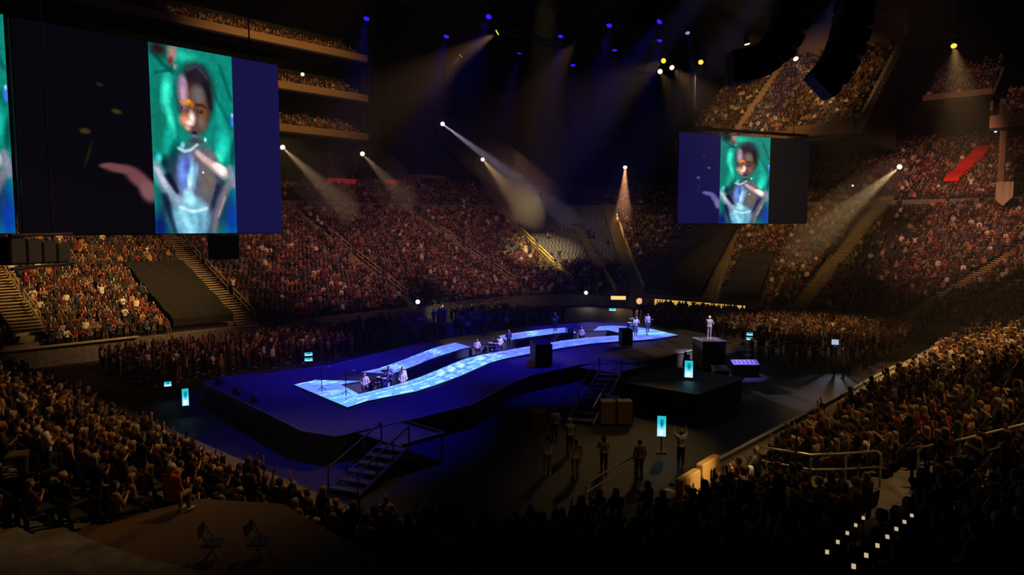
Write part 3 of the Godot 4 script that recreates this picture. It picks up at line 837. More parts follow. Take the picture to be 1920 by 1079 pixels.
func arm_picture(base: Color, arm: Color, marks: Color) -> ImageTexture:
	# an outstretched arm and a few specks on a nearly black ground
	var im := Image.create(128, 160, false, Image.FORMAT_RGB8)
	im.fill(base)
	var B := func(x, y, rx, ry, rot, c, s = 0.5): soft_blob(im, Vector2(x, y), Vector2(rx, ry), rot, c, s)
	B.call(92, 106, 22, 5, 0.08, arm); B.call(112, 114, 22, 9, 0.5, arm); B.call(122, 124, 14, 11, 0.5, arm.lightened(0.1)); B.call(80, 104, 10, 2.5, -0.1, arm)
	B.call(92, 60, 7, 2.5, 0.1, marks); B.call(60, 78, 7, 3, 0.0, marks); B.call(76, 40, 5, 2, 0.2, marks.darkened(0.3)); B.call(62, 96, 2, 14, 0.4, marks.darkened(0.5))
	return ImageTexture.create_from_image(im)

func picture_mat(t: Texture2D, e: float) -> StandardMaterial3D:
	var m := StandardMaterial3D.new()
	m.resource_name = "screen_picture"
	m.albedo_color = Color(0.02, 0.02, 0.02)
	m.roughness = 0.4
	m.emission_enabled = true
	m.emission_operator = BaseMaterial3D.EMISSION_OP_MULTIPLY
	m.emission = Color(1, 1, 1)
	m.emission_texture = t
	m.emission_energy_multiplier = e / EXPOSURE
	return m

func hanging_screen(label: String, a: Vector3, b: Vector3, y1: float, parts: Array):
	# a at the lower left, b at the lower right, seen from the front; parts: [from, to, material, name]
	var w := Vector2(b.x - a.x, b.z - a.z).length()
	var h := y1 - a.y
	var yaw := atan2(-(b.z - a.z), b.x - a.x)
	var o := thing("hanging_screen", label, "screen", a, yaw)
	var black := mat(Color(0.03, 0.03, 0.035), 0.7)
	box_part("housing", Vector3(w / 2, h / 2, -0.25), Vector3(w + 0.1, h + 0.1, 0.4), black, o, 0.04)
	for p in parts:
		var k := MB.new()
		var x0: float = p[0] * w
		var x1: float = p[1] * w
		k.quad_uv(Vector3(x0, 0, 0.03), Vector3(x1, 0, 0.03), Vector3(x1, h, 0.03), Vector3(x0, h, 0.03))
		var face := part(p[3], k.done(), p[2], o)
		box_part("panel_body", Vector3((x0 + x1) / 2, h / 2, -0.01), Vector3(x1 - x0 - 0.02, h, 0.07), black, face)
	var bar := MB.new()
	bar.box(Vector3(w / 2, h + 0.5, -0.25), Vector3(w, 0.3, 0.3), Basis.IDENTITY, 0.03)
	for x in [0.1, 0.35, 0.65, 0.9]:
		bar.tube(Vector3(w * x, h, -0.25), Vector3(w * x, h + 0.5, -0.25), 0.05)
	part("top_beam", bar.done(), black, o)
	for x in [0.12, 0.88]:
		tube_part("cable", Vector3(w * x, h + 0.6, -0.25), Vector3(w * x, 54.8 - a.y, -0.25), 0.04, black, o)
	var l := AreaLight3D.new()
	l.name = "screen_light"
	o.add_child(l, true)
	var p: Array = parts[1] if parts.size() > 1 else parts[0]
	l.area_size = Vector2((p[1] - p[0]) * w, h)
	l.light_color = Color(0.35, 0.85, 0.85)
	l.light_energy = 0.5
	l.area_range = 120.0
	l.area_attenuation = 2.0
	l.shadow_enabled = true
	l.position = Vector3((p[0] + p[1]) / 2 * w, h / 2, 0.12)
	l.rotation = Vector3(0, PI, 0)

func build_screens():
	var pic := picture_mat(portrait_picture(), 1.15)
	var navy := glow(Color(0.085, 0.075, 0.27), 1.0)
	var off := glow(Color(0.035, 0.03, 0.05), 1.0)
	hanging_screen("large hanging screen at upper left, bright picture of a child between dark panels", Vector3(8.9, 10.65, -35.5), Vector3(20.9, 10.8, -35.5), 19.55, [
		[0.0, 0.447, picture_mat(arm_picture(Color(0.035, 0.03, 0.06), Color(0.5, 0.3, 0.32), Color(0.26, 0.22, 0.1)), 0.8), "dark_panel"],
		[0.447, 0.785, pic, "picture_panel"], [0.785, 1.0, navy, "navy_panel"]])
	hanging_screen("smaller hanging screen at right below the upper deck, same bright picture of a child", Vector3(64.9, 11.3, -35.9), Vector3(80.6, 11.3, -28.8), 20.3, [
		[0.0, 0.30, picture_mat(arm_picture(Color(0.07, 0.06, 0.26), Color(0.4, 0.36, 0.6), Color(0.35, 0.33, 0.55)), 1.0), "navy_panel"],
		[0.30, 0.68, pic, "picture_panel"], [0.68, 1.0, off, "dark_panel"]])
	hanging_screen("sliver of a third hanging screen at the left edge of the view", Vector3(5.2, 10.7, -36.6), Vector3(8.75, 10.7, -36.0), 19.7, [[0.0, 1.0, pic, "picture_panel"]])

# ------------------------------------------------------------------ hung loudspeakers
func line_array(label: String, top: Vector3, curve: Array, wide: float):
	var o := thing("line_array_speaker", label, "loudspeaker", top)
	var black := mat(Color(0.045, 0.045, 0.06), 0.6)
	var grille := mat(Color(0.09, 0.09, 0.12), 0.5)
	var rdir := Vector3(0.667, 0, 0.745)
	var fdir := Vector3(0.745, 0, -0.667)
	var pts := []
	for c in curve: pts.append(Vector2(c[0], c[1]))
	var n := 11
	pts = along(pts, n)
	for i in n:
		var a: Vector2 = pts[i]
		var b: Vector2 = pts[i + 1]
		var t := (b - a).normalized()
		var ty := -(rdir * t.x + Vector3.UP * t.y)
		var tx := rdir * -t.y + Vector3.UP * t.x
		var m := (a + b) / 2
		var bas := Basis(tx.normalized(), ty.normalized(), tx.normalized().cross(ty.normalized()))
		var cab := box_part("cabinet", rdir * m.x + Vector3.UP * m.y, Vector3(1.05, a.distance_to(b) - 0.03, wide), black, o, 0.05, bas)
		box_part("grille", rdir * m.x + Vector3.UP * m.y + bas * Vector3(-0.53, 0, 0), Vector3(0.04, a.distance_to(b) - 0.1, wide - 0.1), grille, cab, 0.0, bas)
	var k := MB.new()
	k.box(Vector3(0, 0.2, 0) + rdir * pts[0].x, Vector3(1.2, 0.25, wide), Basis(rdir, Vector3.UP, -fdir), 0.03)
	part("fly_bar", k.done(), black, o)
	for s in [-0.45, 0.45]:
		tube_part("cable", rdir * (pts[0].x + s) + Vector3(0, 0.3, 0), rdir * (pts[0].x + s) + Vector3(0, 54.8 - top.y, 0), 0.03, black, o)

func build_speakers():
	line_array("black curved hanging speaker array, left of two, tip bending to the left", Vector3(24.6, 20.5, -9.5), [[0, 0], [0.02, -1.6], [0.02, -2.4], [-0.12, -3.0], [-0.45, -3.6], [-0.95, -4.0], [-1.55, -4.2], [-2.05, -4.25]], 0.9)
	line_array("black curved hanging speaker array, right of two, nearest the right edge", Vector3(26.3, 20.5, -8.0), [[0, 0], [-0.05, -2.0], [-0.12, -2.9], [-0.35, -3.7], [-0.75, -4.4], [-1.2, -4.85]], 0.9)
	# under the left screens
	var black := mat(Color(0.04, 0.04, 0.05), 0.7)
	var o := thing("subwoofer", "black speaker box hanging under the left screen's bright picture", "loudspeaker", Vector3(17.7, 10.55, -35.7))
	box_part("cabinet", Vector3(0, -0.6, 0), Vector3(1.25, 1.3, 1.0), black, o, 0.06)
	box_part("grille", Vector3(0, -0.55, 0.52), Vector3(0.95, 1.0, 0.05), mat(Color(0.08, 0.08, 0.09)), o)
	tube_part("cable", Vector3(-0.4, 0.05, 0), Vector3(-0.4, 0.3, 0), 0.03, black, o)
	tube_part("cable", Vector3(0.4, 0.05, 0), Vector3(0.4, 0.3, 0), 0.03, black, o)
	var p := thing("projector_cage", "dark hanging equipment cage at the left edge under the screens", "equipment", Vector3(6.4, 10.2, -25.4), 0.84)
	for i in 4:
		box_part("case", Vector3(-1.2 + i * 0.85, 0.1 - i * 0.05, 0.0), Vector3(0.8, 0.8 - i * 0.06, 0.9), black, p, 0.05)
	for x in [-1.5, 1.6]:
		tube_part("cable", Vector3(x, 0.4, 0), Vector3(x, 44.5, 0), 0.03, black, p)
	for y in [-0.4, 0.55]:
		tube_part("cage_bar", Vector3(-1.7, y, 0.5), Vector3(1.8, y, 0.5), 0.05, black, p)
	truss("black lighting truss hanging upright across the left edge screen", Vector3(6.0, 13.4, -32.2), Vector3(6.3, 20.6, -32.0), 0.7)

func truss(label: String, a: Vector3, b: Vector3, w: float, hang := true):
	var o := thing("lighting_truss", label, "truss", a)
	var steel := mat(Color(0.1, 0.1, 0.12), 0.5, 0.4)
	var d := b - a
	var x := d.normalized().cross(Vector3.UP if absf(d.normalized().y) < 0.9 else Vector3.RIGHT).normalized() * w / 2
	var y := d.normalized().cross(x).normalized() * w / 2
	for s in [[-1, -1], [1, -1], [1, 1], [-1, 1]]:
		tube_part("chord", x * s[0] + y * s[1], d + x * s[0] + y * s[1], 0.05, steel, o, -1, 6)
	var k := MB.new()
	var n := int(d.length() / (w * 1.2))
	for i in n:
		var p := d * (float(i) / n)
		var q := d * (float(i + 1) / n)
		for s in [[x, y, 1], [x, y, -1]]:
			k.tube(p + x + y * s[2], q - x + y * s[2], 0.025, -1, 5)
			k.tube(p + y + x * s[2], q - y + x * s[2], 0.025, -1, 5)
	part("brace", k.done(), steel, o)
	if hang:
		for f in ([0.1, 0.5, 0.9] if absf(d.y) < 1.0 else [1.0]):
			tube_part("cable", d * f + Vector3(0, w / 2, 0), Vector3(d.x * f, 54.8 - a.y, d.z * f), 0.03, steel, o)

# ------------------------------------------------------------------ lamps
func lamp_head(called: String, label: String, category: String, group: String, at: Vector3, aim: Vector3, c: Color, lens_glow: float, lens: float, energy: float, half: float, soft := 1.0) -> Node3D:
	var o := thing(called, label, category, at, 0.0, group)
	var black := mat(Color(0.05, 0.05, 0.06), 0.6)
	var d := (aim - at).normalized()
	box_part("clamp_base", Vector3(0, 0.62, 0), Vector3(0.4, 0.22, 0.4), black, o, 0.03)
	var side := d.cross(Vector3.UP).normalized() * (lens + 0.12)
	for s in [-1, 1]:
		tube_part("yoke_arm", side * s, side * s * 0.6 + Vector3(0, 0.55, 0), 0.045, black, o)
	tube_part("lamp_housing", -d * 0.35, d * 0.3, lens * 0.8, black, o, lens + 0.05, 12)
	tube_part("lens", d * 0.3, d * 0.36, lens, glow(Color(1, 0.8, 0.28) if called == "amber_lamp" else c.lerp(Color(1, 1, 1), 0.4 if called != "blue_lamp" else 0.0), lens_glow if called != "amber_lamp" else lens_glow * 0.5), o, lens * 0.85, 12)
	if energy > 0.0:
		spot("lamp_light", at + d * 0.45, aim, c, energy, half, 0.15, self, soft)
	return o

func build_rig():
	for t in [[Vector3(34, 30.3, -49), Vector3(82, 30.3, -49), "rear one of the three stage trusses in the dark roof"], [Vector3(34, 30.3, -40.5), Vector3(82, 30.3, -40.5), "middle one of the three stage trusses in the dark roof"], [Vector3(34, 30.3, -31), Vector3(82, 30.3, -31), "front one of the three stage trusses in the dark roof"]]:
		truss(t[2], t[0], t[1], 0.5)
	for l in lamp_list():
		var o := lamp_head(l[0] + "_lamp", l[6], "lamp", "", l[1], l[2], l[3], 3.0, 0.26, l[4], l[5])
		tube_part("drop_cable", Vector3(0, 0.7, 0), Vector3(0, 54.8 - l[1].y, 0), 0.02, mat(Color(0.05, 0.05, 0.06)), o)
	var n := 0
	var blue_names := ["leftmost blue lamp, beside the black drape's left edge", "second blue lamp from the left, level with the first amber lamp", "blue lamp just above the twin amber lamp", "blue lamp low in the middle, right of the twin amber lamp", "blue lamp above the small white lamp", "lowest blue lamp, below the small white lamp", "blue lamp at the top, right of the small white lamp", "highest blue lamp on the right", "blue lamp under the highest right one", "faint blue lamp left of the lower right one"]
	for p in [Vector3(36.8, 28, -48.7), Vector3(44.9, 28, -47.9), Vector3(43.2, 28, -41.1), Vector3(53.7, 28, -47.0), Vector3(51.5, 28, -40.3), Vector3(61.3, 28, -46.4), Vector3(51.6, 28, -35.2), Vector3(53.6, 28, -31.5), Vector3(58.6, 28, -34.5), Vector3(58.8, 28, -39.5)]:
		var aim := Vector3([27, 34, 23, 52, 44, 58, 40, 32, 52, 56][n], 0.6, [-43, -46, -33, -55, -38, -42, -33, -38, -37, -40][n])
		var o := lamp_head("blue_lamp", blue_names[n], "lamp", "", p, aim, BLUE, 1.6, 0.24, 470.0, 15.0)
		tube_part("drop_cable", Vector3(0, 0.7, 0), Vector3(0, 26.8, 0), 0.02, mat(Color(0.05, 0.05, 0.06)), o)
		n += 1
	# follow spots with their beams in the haze
	for f in [
		[Vector3(58.1, 22.8, -98.0), Vector3(43, 1.5, -41.5), TAN, 900.0, 3.2, "follow spot shining just right of the large left screen", 0.025, 32.0],
		[Vector3(72.6, 22.9, -98.0), Vector3(46, 1.5, -38), TAN, 500.0, 3.2, "follow spot shining below the balconies, second from the left", 0.02, 30.0],
		[Vector3(88.6, 29.2, -96.0), Vector3(50.6, 3.6, -25.1), Color(0.9, 0.84, 1.0), 6000.0, 1.4, "high white follow spot throwing the long pale beam across the centre", 0.016, 62.0],
		[Vector3(97.8, 23.5, -95.0), Vector3(57, 1.5, -36), TAN, 1500.0, 3.4, "follow spot just under the long pale beam, with a warm beam", 0.025, 44.0],
		[Vector3(111.8, 21.8, -72.6), Vector3(98, 8, -64), Color(1.0, 0.7, 0.5), 1500.0, 7.0, "follow spot above the tan lit far corner stair", 0.02, 30.0],
		[Vector3(118.0, 19.8, -28.9), Vector3(60, 1.5, -30.5), TAN, 1500.0, 3.6, "follow spot in the far end crowd right of the right screen", 0.025, 44.0]]:
		var o := lamp_head("follow_spot", f[5], "spotlight", "", f[0], f[1], f[2], 4.0, 0.36, f[3], f[4], 0.4)
		if f[0].x > 115: tube_part("stand", Vector3(0, -0.3, 0), Vector3(0, -2.5, 0), 0.06, mat(Color(0.05, 0.05, 0.06)), o)
		else: tube_part("drop_pole", Vector3(0, 0.7, 0), Vector3(0, 2.0 if f[0].x < 80 else 54.8 - f[0].y, 0), 0.05, mat(Color(0.05, 0.05, 0.06)), o)
		haze_bank(f[0], f[1], f[6], f[7])

func haze_bank(a: Vector3, b: Vector3, density: float, long: float):
	var d := (b - a).normalized()
	var v := FogVolume.new()
	v.name = numbered("haze")
	add_child(v)
	v.shape = RenderingServer.FOG_VOLUME_SHAPE_ELLIPSOID
	v.size = Vector3(6.5, 6.5, long)
	var m := FogMaterial.new()
	m.density = density
	m.albedo = Color(0.9, 0.9, 0.9)
	v.material = m
	v.look_at_from_position(a + d * long * 0.46, b, Vector3.UP)
	tag(v, "thin smoke drifting in a follow spot's beam", "haze", "smoke in the beams", "stuff")

# ------------------------------------------------------------------ things on the floor and along the walls
func monitor(label: String, at: Vector3, yaw: float, w: float, h: float, y: float, twin := false, top := Color(0.12, 0.75, 0.85), low := Color(0.7, 0.92, 1.0)):
	var o := thing("monitor", label, "monitor", at, yaw)
	var black := mat(Color(0.03, 0.03, 0.035), 0.5)
	for k in (2 if twin else 1):
		var c := Vector3(0, y - k * 0.42, 0.0)
		box_part("housing", c, Vector3(w + 0.06, h + 0.06, 0.1), black, o, 0.015)
		var im := Image.create(16, 32, false, Image.FORMAT_RGB8)
		im.fill(top)
		for i in 32:
			for j in 16:
				im.set_pixel(j, i, top.lerp(low, smoothstep(9.0, 26.0, i + 3.0 * sin(j * 0.6))))
		soft_blob(im, Vector2(8, 10), Vector2(4, 7), 0.0, top.darkened(0.35))
		soft_blob(im, Vector2(7, 25), Vector2(4, 6), 0.3, Color(0.95, 1, 1))
		var q := MB.new()
		q.quad_uv(c + Vector3(-w / 2, -h / 2, 0.055), c + Vector3(w / 2, -h / 2, 0.055), c + Vector3(w / 2, h / 2, 0.055), c + Vector3(-w / 2, h / 2, 0.055))
		part("screen", q.done(), picture_mat(ImageTexture.create_from_image(im), 1.1), o)
	tube_part("pole", Vector3(0, 0.03, -0.06), Vector3(0, y, -0.06), 0.03, black, o)
	box_part("base", Vector3(0, 0.03, -0.06), Vector3(0.5, 0.06, 0.4), black, o, 0.01)
	var l := AreaLight3D.new()
	l.name = "monitor_light"
	o.add_child(l, true)
	l.area_size = Vector2(w, h)
	l.light_color = Color(0.3, 0.8, 1.0)
	l.light_energy = 0.06
	l.area_range = 60.0
	l.area_attenuation = 2.0
	l.shadow_enabled = true
	l.position = Vector3(0, y, 0.09)
	l.rotation = Vector3(0, PI, 0)

func face_camera(p: Vector3) -> float:
	return atan2(-p.x, -p.z)

func flight_case(label: String, at: Vector3, s: Vector3, yaw: float, c: Color, group := ""):
	var o := thing("flight_case", label, "case", at, yaw, group)
	box_part("body", Vector3(0, s.y / 2 + 0.1, 0), s, mat(c, 0.7), o, 0.02)
	var edge := mat(Color(0.55, 0.55, 0.55), 0.4, 0.7)
	for x in [-1, 1]:
		for z in [-1, 1]:
			box_part("corner_edge", Vector3(x * s.x / 2, s.y / 2 + 0.1, z * s.z / 2), Vector3(0.05, s.y + 0.02, 0.05), edge, o, 0.01)
			tube_part("caster", Vector3(x * (s.x / 2 - 0.1), 0.05, z * (s.z / 2 - 0.1) - 0.03), Vector3(x * (s.x / 2 - 0.1), 0.05, z * (s.z / 2 - 0.1) + 0.03), 0.05, mat(Color(0.05, 0.05, 0.05)), o)
	box_part("latch", Vector3(0, s.y * 0.6, s.z / 2 + 0.01), Vector3(0.12, 0.1, 0.03), edge, o)

func drum_kit(label: String, at: Vector3, yaw: float, shell: Color):
	var o := thing("drum_kit", label, "drums", at, yaw)
	var m := mat(shell, 0.35)
	var skin := mat(Color(0.85, 0.85, 0.9), 0.6)
	var brass := mat(Color(0.7, 0.6, 0.3), 0.3, 0.8)
	var steel := mat(Color(0.6, 0.6, 0.62), 0.3, 0.8)
	tube_part("bass_drum", Vector3(0, 0.3, -0.1), Vector3(0, 0.3, 0.35), 0.3, m, o, -1, 16)
	tube_part("bass_drum_head", Vector3(0, 0.3, 0.35), Vector3(0, 0.3, 0.37), 0.28, skin, o, -1, 16)
	for d in [[Vector3(-0.2, 0.72, 0.1), 0.16, 0.2], [Vector3(0.2, 0.72, 0.1), 0.17, 0.22], [Vector3(0.55, 0.45, -0.25), 0.22, 0.4], [Vector3(-0.5, 0.58, -0.3), 0.18, 0.15]]:
		var dr := tube_part("drum", d[0], d[0] + Vector3(0, d[2], 0), d[1], m, o, -1, 14)
		tube_part("drum_skin", d[0] + Vector3(0, d[2], 0), d[0] + Vector3(0, d[2] + 0.015, 0), d[1] - 0.01, skin, dr, -1, 14)
		tube_part("drum_leg", Vector3(d[0].x, 0, d[0].z), d[0], 0.02, steel, dr)
	for c in [Vector3(-0.7, 1.15, 0.1), Vector3(0.75, 1.2, 0.0), Vector3(-0.85, 0.9, -0.3)]:
		tube_part("cymbal", c, c + Vector3(0.02, 0.03, 0), 0.24, brass, o, 0.05, 16)
		tube_part("cymbal_stand", Vector3(c.x, 0, c.z), c, 0.015, steel, o)
	tube_part("stool", Vector3(0, 0.4, -0.6), Vector3(0, 0.5, -0.6), 0.16, mat(Color(0.05, 0.05, 0.05)), o, -1, 12)
	tube_part("stool_leg", Vector3(0, 0, -0.6), Vector3(0, 0.4, -0.6), 0.03, steel, o)

func mic_stand(label: String, at: Vector3, yaw: float):
	var o := thing("microphone_stand", label, "microphone", at, yaw)
	var m := mat(Color(0.12, 0.12, 0.14), 0.4, 0.6)
	tube_part("pole", Vector3(0, 0, 0), Vector3(0, 1.35, 0), 0.025, m, o)
	for i in 3:
		var v := Vector3.FORWARD.rotated(Vector3.UP, TAU * i / 3) * 0.3
		tube_part("leg", Vector3(0, 0.25, 0), v + Vector3(0, 0.01, 0), 0.018, m, o)
	tube_part("boom", Vector3(0, 1.3, -0.15), Vector3(0, 1.5, 0.4), 0.02, m, o)
	var k := MB.new()
	k.tube(Vector3(0, 1.5, 0.4), Vector3(0, 1.52, 0.54), 0.025, 0.035, 8)
	k.ball(Vector3(0, 1.525, 0.56), Vector3.ONE * 0.045)
	part("microphone", k.done(), mat(Color(0.75, 0.75, 0.8), 0.3, 0.5), o)

func keyboard(label: String, at: Vector3, yaw: float, c: Color):
	var o := thing("keyboard", label, "keyboard", at, yaw)
	var black := mat(Color(0.06, 0.06, 0.07), 0.5)
	box_part("body", Vector3(0, 0.92, 0), Vector3(1.4, 0.12, 0.4), mat(c, 0.5), o, 0.02)
	box_part("keys", Vector3(0, 0.985, 0.08), Vector3(1.3, 0.02, 0.18), mat(Color(0.9, 0.9, 0.9), 0.4), o)
	for s in [-1, 1]:
		tube_part("stand_leg", Vector3(-0.5 * s, 0, 0.15), Vector3(0.5 * s, 0.86, -0.1), 0.025, black, o)
	box_part("music_rest", Vector3(0, 1.15, -0.18), Vector3(0.7, 0.35, 0.02), black, o)

func guard_rail(label: String, pts: Array, h: float, m: Material):
	var o := thing("guard_rail", label, "railing", pts[0], 0.0, "")
	var q := []
	for p in pts: q.append(p - pts[0])
	var n := q.size()
	for i in n:
		tube_part("post", q[i] + Vector3(0, -0.4, 0), q[i] + Vector3(0, h - 0.12, 0), 0.035, m, o)
	var top := [q[0] + Vector3(0, h - 0.12, 0), q[0].lerp(q[1], 0.1) + Vector3(0, h, 0)]
	for i in range(1, n - 1): top.append(q[i] + Vector3(0, h, 0))
	top.append_array([q[n - 1].lerp(q[n - 2], 0.1) + Vector3(0, h, 0), q[n - 1] + Vector3(0, h - 0.12, 0)])
	var k := MB.new()
	k.path(top, 0.035, 8)
	part("top_rail", k.done(), m, o)
	var mid := []
	for p in q: mid.append(p + Vector3(0, h * 0.5, 0))
	k = MB.new()
	k.path(mid, 0.028, 8)
	part("middle_rail", k.done(), m, o)

func chair(label: String, at: Vector3, yaw: float, seat_c: Color, group: String):
	var o := thing("folding_chair", label, "chair", at, yaw, group)
	var steel := mat(Color(0.7, 0.6, 0.55), 0.35, 0.6)
	var m := mat(seat_c, 0.6)
	box_part("seat", Vector3(0, 0.45, 0), Vector3(0.44, 0.04, 0.42), m, o, 0.015)
	box_part("backrest", Vector3(0, 0.75, -0.22), Vector3(0.44, 0.24, 0.03), m, o, 0.012, Basis(Vector3.RIGHT, -0.15))
	for s in [-1, 1]:
		tube_part("leg", Vector3(0.21 * s, 0, 0.22), Vector3(0.21 * s, 0.88, -0.24), 0.014, steel, o)
		tube_part("leg", Vector3(0.19 * s, 0, -0.24), Vector3(0.19 * s, 0.44, 0.12), 0.014, steel, o)

func build_floor_things():
	var tan_wall := mat(Color(0.62, 0.5, 0.36), 0.85)
	# tall monitors round the stage, all facing the near corner
	for q in [
		["tall cyan lit monitor on a pole, nearest the camera, right of the bottom stage stair", Vector3(30.3, 0, -17.4), 0.42, 1.0, 1.35, false],
		["tall cyan lit monitor on a pole beside the black backstage platform", Vector3(40.1, 1.48, -21.2), 0.5, 1.05, 0.7, false],
		["tall cyan lit monitor on a pole at the left end of the stage", Vector3(18.0, 0, -41.6), 0.35, 1.0, 1.1, false],
		["small bluish monitor above the tall one at the left end", Vector3(19.0, 0, -46.4), 0.42, 0.3, 1.0, false],
		["pair of small cyan monitors, one above the other, behind the stage's left half", Vector3(30.8, 0, -48.9), 0.6, 0.26, 1.05, true],
		["single wide cyan monitor at the far edge of the stage", Vector3(71.6, 0, -48.0), 0.8, 0.3, 1.1, false],
		["small cyan monitor at the right tip of the stage", Vector3(68.6, 0, -36.2), 0.6, 0.3, 1.0, false],
		["pair of dim bluish monitors, one above the other, in the right floor crowd", Vector3(64.2, 0, -27.8), 0.55, 0.26, 1.0, true]]:
		monitor(q[0], q[1], face_camera(q[1]), q[2], q[3], q[4], q[5])
	# bright boards and openings along the far end
	var bd := thing("sign_board", "long lit yellow board along the far end barrier with heads in front of it", "sign", Vector3(82.6, 0, -42.6), -PI / 2)
	box_part("board_frame", Vector3(0, 1.0, -0.08), Vector3(12.6, 1.1, 0.12), mat(Color(0.2, 0.17, 0.1)), bd, 0.02)
	box_part("board_face", Vector3(0, 1.0, 0.0), Vector3(12.4, 0.95, 0.06), glow(Color(0.95, 0.74, 0.32), 0.8), bd)
	for x in [-5.0, 0.0, 5.0]: box_part("foot", Vector3(x, 0.22, -0.1), Vector3(0.3, 0.45, 0.3), tan_wall, bd)
	var l := AreaLight3D.new()
	l.name = "board_light"
	bd.add_child(l, true)
	l.area_size = Vector2(12, 0.9)
	l.light_color = Color(1, 0.75, 0.35)
	l.light_energy = 0.3
	l.area_range = 60.0
	l.area_attenuation = 2.0
	l.shadow_enabled = true
	l.position = Vector3(0, 1.0, 0.1)
	l.rotation = Vector3(0, PI, 0)
	for q in [["lit doorway lamp, flat and yellow, at the foot of the far corner stair", Vector3(82.2, 1.3, -54.2), Vector3(2.0, 0.5, 0.12)], ["round pinkish lit lamp beside the flat yellow doorway lamp", Vector3(82.9, 1.0, -51.3), Vector3(0.8, 0.8, 0.12)]]:
		var d := thing("wall_lamp", q[0], "lamp", q[1], face_camera(q[1]))
		if q[2].y > 0.6:
			tube_part("lamp_body", Vector3(0, 0, -0.1), Vector3(0, 0, 0.05), 0.48, mat(Color(0.1, 0.08, 0.06)), d, -1, 16)
			tube_part("lamp_face", Vector3(0, 0, 0.05), Vector3(0, 0, 0.08), 0.42, glow(Color(1, 0.75, 0.55), 1.0), d, -1, 16)
		else:
			box_part("lamp_body", Vector3.ZERO, q[2] + Vector3(0.15, 0.15, 0), mat(Color(0.1, 0.08, 0.06)), d, 0.02)
			box_part("lamp_face", Vector3(0, 0, 0.06), q[2] + Vector3(0, 0, -0.04), glow(Color(1, 0.84, 0.48), 1.1), d)
		tube_part("bracket", Vector3(0, -0.3, -0.05), Vector3(0, -q[1].y, -0.05), 0.05, mat(Color(0.1, 0.1, 0.1)), d)
		spot("wall_lamp_light", q[1] + Vector3(-0.4, 0, 0.2), q[1] + Vector3(-6, -1.0, 4), Color(1, 0.75, 0.45), 2.0, 60.0, 0.3, self)
	for q in [["small white stand lamp in front of the far rows, left of the tan jacketed man", Vector3(54.3, 0, -63.2), 2.3], ["small white lamp on a stand far behind the middle of the stage", Vector3(80, 0, -58.0), 1.9]]:
		var w := thing("stand_lamp", q[0], "lamp", q[1], face_camera(q[1]))
		tube_part("pole", Vector3(0, 0, 0), Vector3(0, q[2], 0), 0.03, mat(Color(0.08, 0.08, 0.08)), w)
		box_part("base", Vector3(0, 0.04, 0), Vector3(0.5, 0.08, 0.5), mat(Color(0.08, 0.08, 0.08)), w, 0.02)
		tube_part("lamp_face", Vector3(0, q[2], 0), Vector3(0, q[2], 0.12), 0.26, glow(Color(0.95, 1, 0.98), 1.6), w, 0.22, 14)
		spot("stand_lamp_light", q[1] + Vector3(0.15, q[2], 0.4), q[1] + (Vector3(3.2, 0.9, 1.2) if q[1].x < 70 else Vector3(-3, -1.5, 2)), Color(1, 0.95, 0.85), 14.0 if q[1].x < 70 else 2.0, 50.0, 0.2, self)
	for q in [["bright white lamp among the people on the middle balcony", Vector3(62.0, 34.0, -98.2), 0.4, Color(1, 0.95, 0.85)], ["tiny white lamp below the right corner of the deck at the right edge", Vector3(104.4, 22.4, -15.3), 0.22, Color(1, 1, 0.95)], ["tiny white lamp in the far end crowd right of the right screen", Vector3(112, 16.9, -33.6), 0.2, Color(1, 1, 1)], ["tiny bluish lamp at the right edge of the right screen", Vector3(104, 14.6, -38.6), 0.22, Color(0.6, 0.6, 1)], ["tiny white lamp at the top of the bright yellow rails, lowest of three", Vector3(93.4, 15.4, -88.4), 0.22, Color(1, 1, 0.95)], ["tiny white lamp at the top of the bright yellow rails, middle of three", Vector3(94.8, 16.6, -91.4), 0.2, Color(1, 1, 0.95)], ["tiny white lamp at the top of the bright yellow rails, highest of three", Vector3(95.6, 17.8, -94.0), 0.2, Color(1, 1, 0.95)], ["tiny white lamp high in the bare corner seats", Vector3(104.5, 16.4, -84.0), 0.18, Color(1, 1, 0.95)]]:
		var w := thing("small_lamp", q[0], "lamp", q[1], face_camera(q[1]))
		tube_part("lamp_face", Vector3.ZERO, Vector3(0, 0, 0.1), q[2] * 0.7, glow(q[3], 1.5), w, q[2] * 0.5, 12)
		box_part("holder", Vector3(0, 0, -0.06), Vector3(0.2, 0.2, 0.12), mat(Color(0.08, 0.08, 0.08)), w, 0.02)
		tube_part("pole", Vector3(0, 0, -0.06), Vector3(0, -2.6, -0.06), 0.03, mat(Color(0.08, 0.08, 0.08)), w)
		spot("small_lamp_light", q[1] - q[1].direction_to(Vector3(0, 11, 0)) * -0.25, Vector3(0, 11, 0), q[3], 1.0, 40.0, 0.15, self)
	# barrier caps that catch the light
	var cap := MB.new()
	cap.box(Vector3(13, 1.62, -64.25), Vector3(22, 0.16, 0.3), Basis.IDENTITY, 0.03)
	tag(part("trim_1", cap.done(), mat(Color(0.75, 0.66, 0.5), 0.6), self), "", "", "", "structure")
	cap = MB.new()
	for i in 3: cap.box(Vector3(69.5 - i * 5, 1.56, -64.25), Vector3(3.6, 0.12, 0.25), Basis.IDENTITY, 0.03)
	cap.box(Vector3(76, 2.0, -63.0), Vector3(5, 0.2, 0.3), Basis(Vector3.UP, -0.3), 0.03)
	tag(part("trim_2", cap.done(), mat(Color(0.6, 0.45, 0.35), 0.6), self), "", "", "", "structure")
	cap = MB.new()
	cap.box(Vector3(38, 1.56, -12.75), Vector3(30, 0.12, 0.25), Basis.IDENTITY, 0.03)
	tag(part("trim_3", cap.done(), mat(Color(0.3, 0.36, 0.38), 0.6), self), "", "", "", "structure")
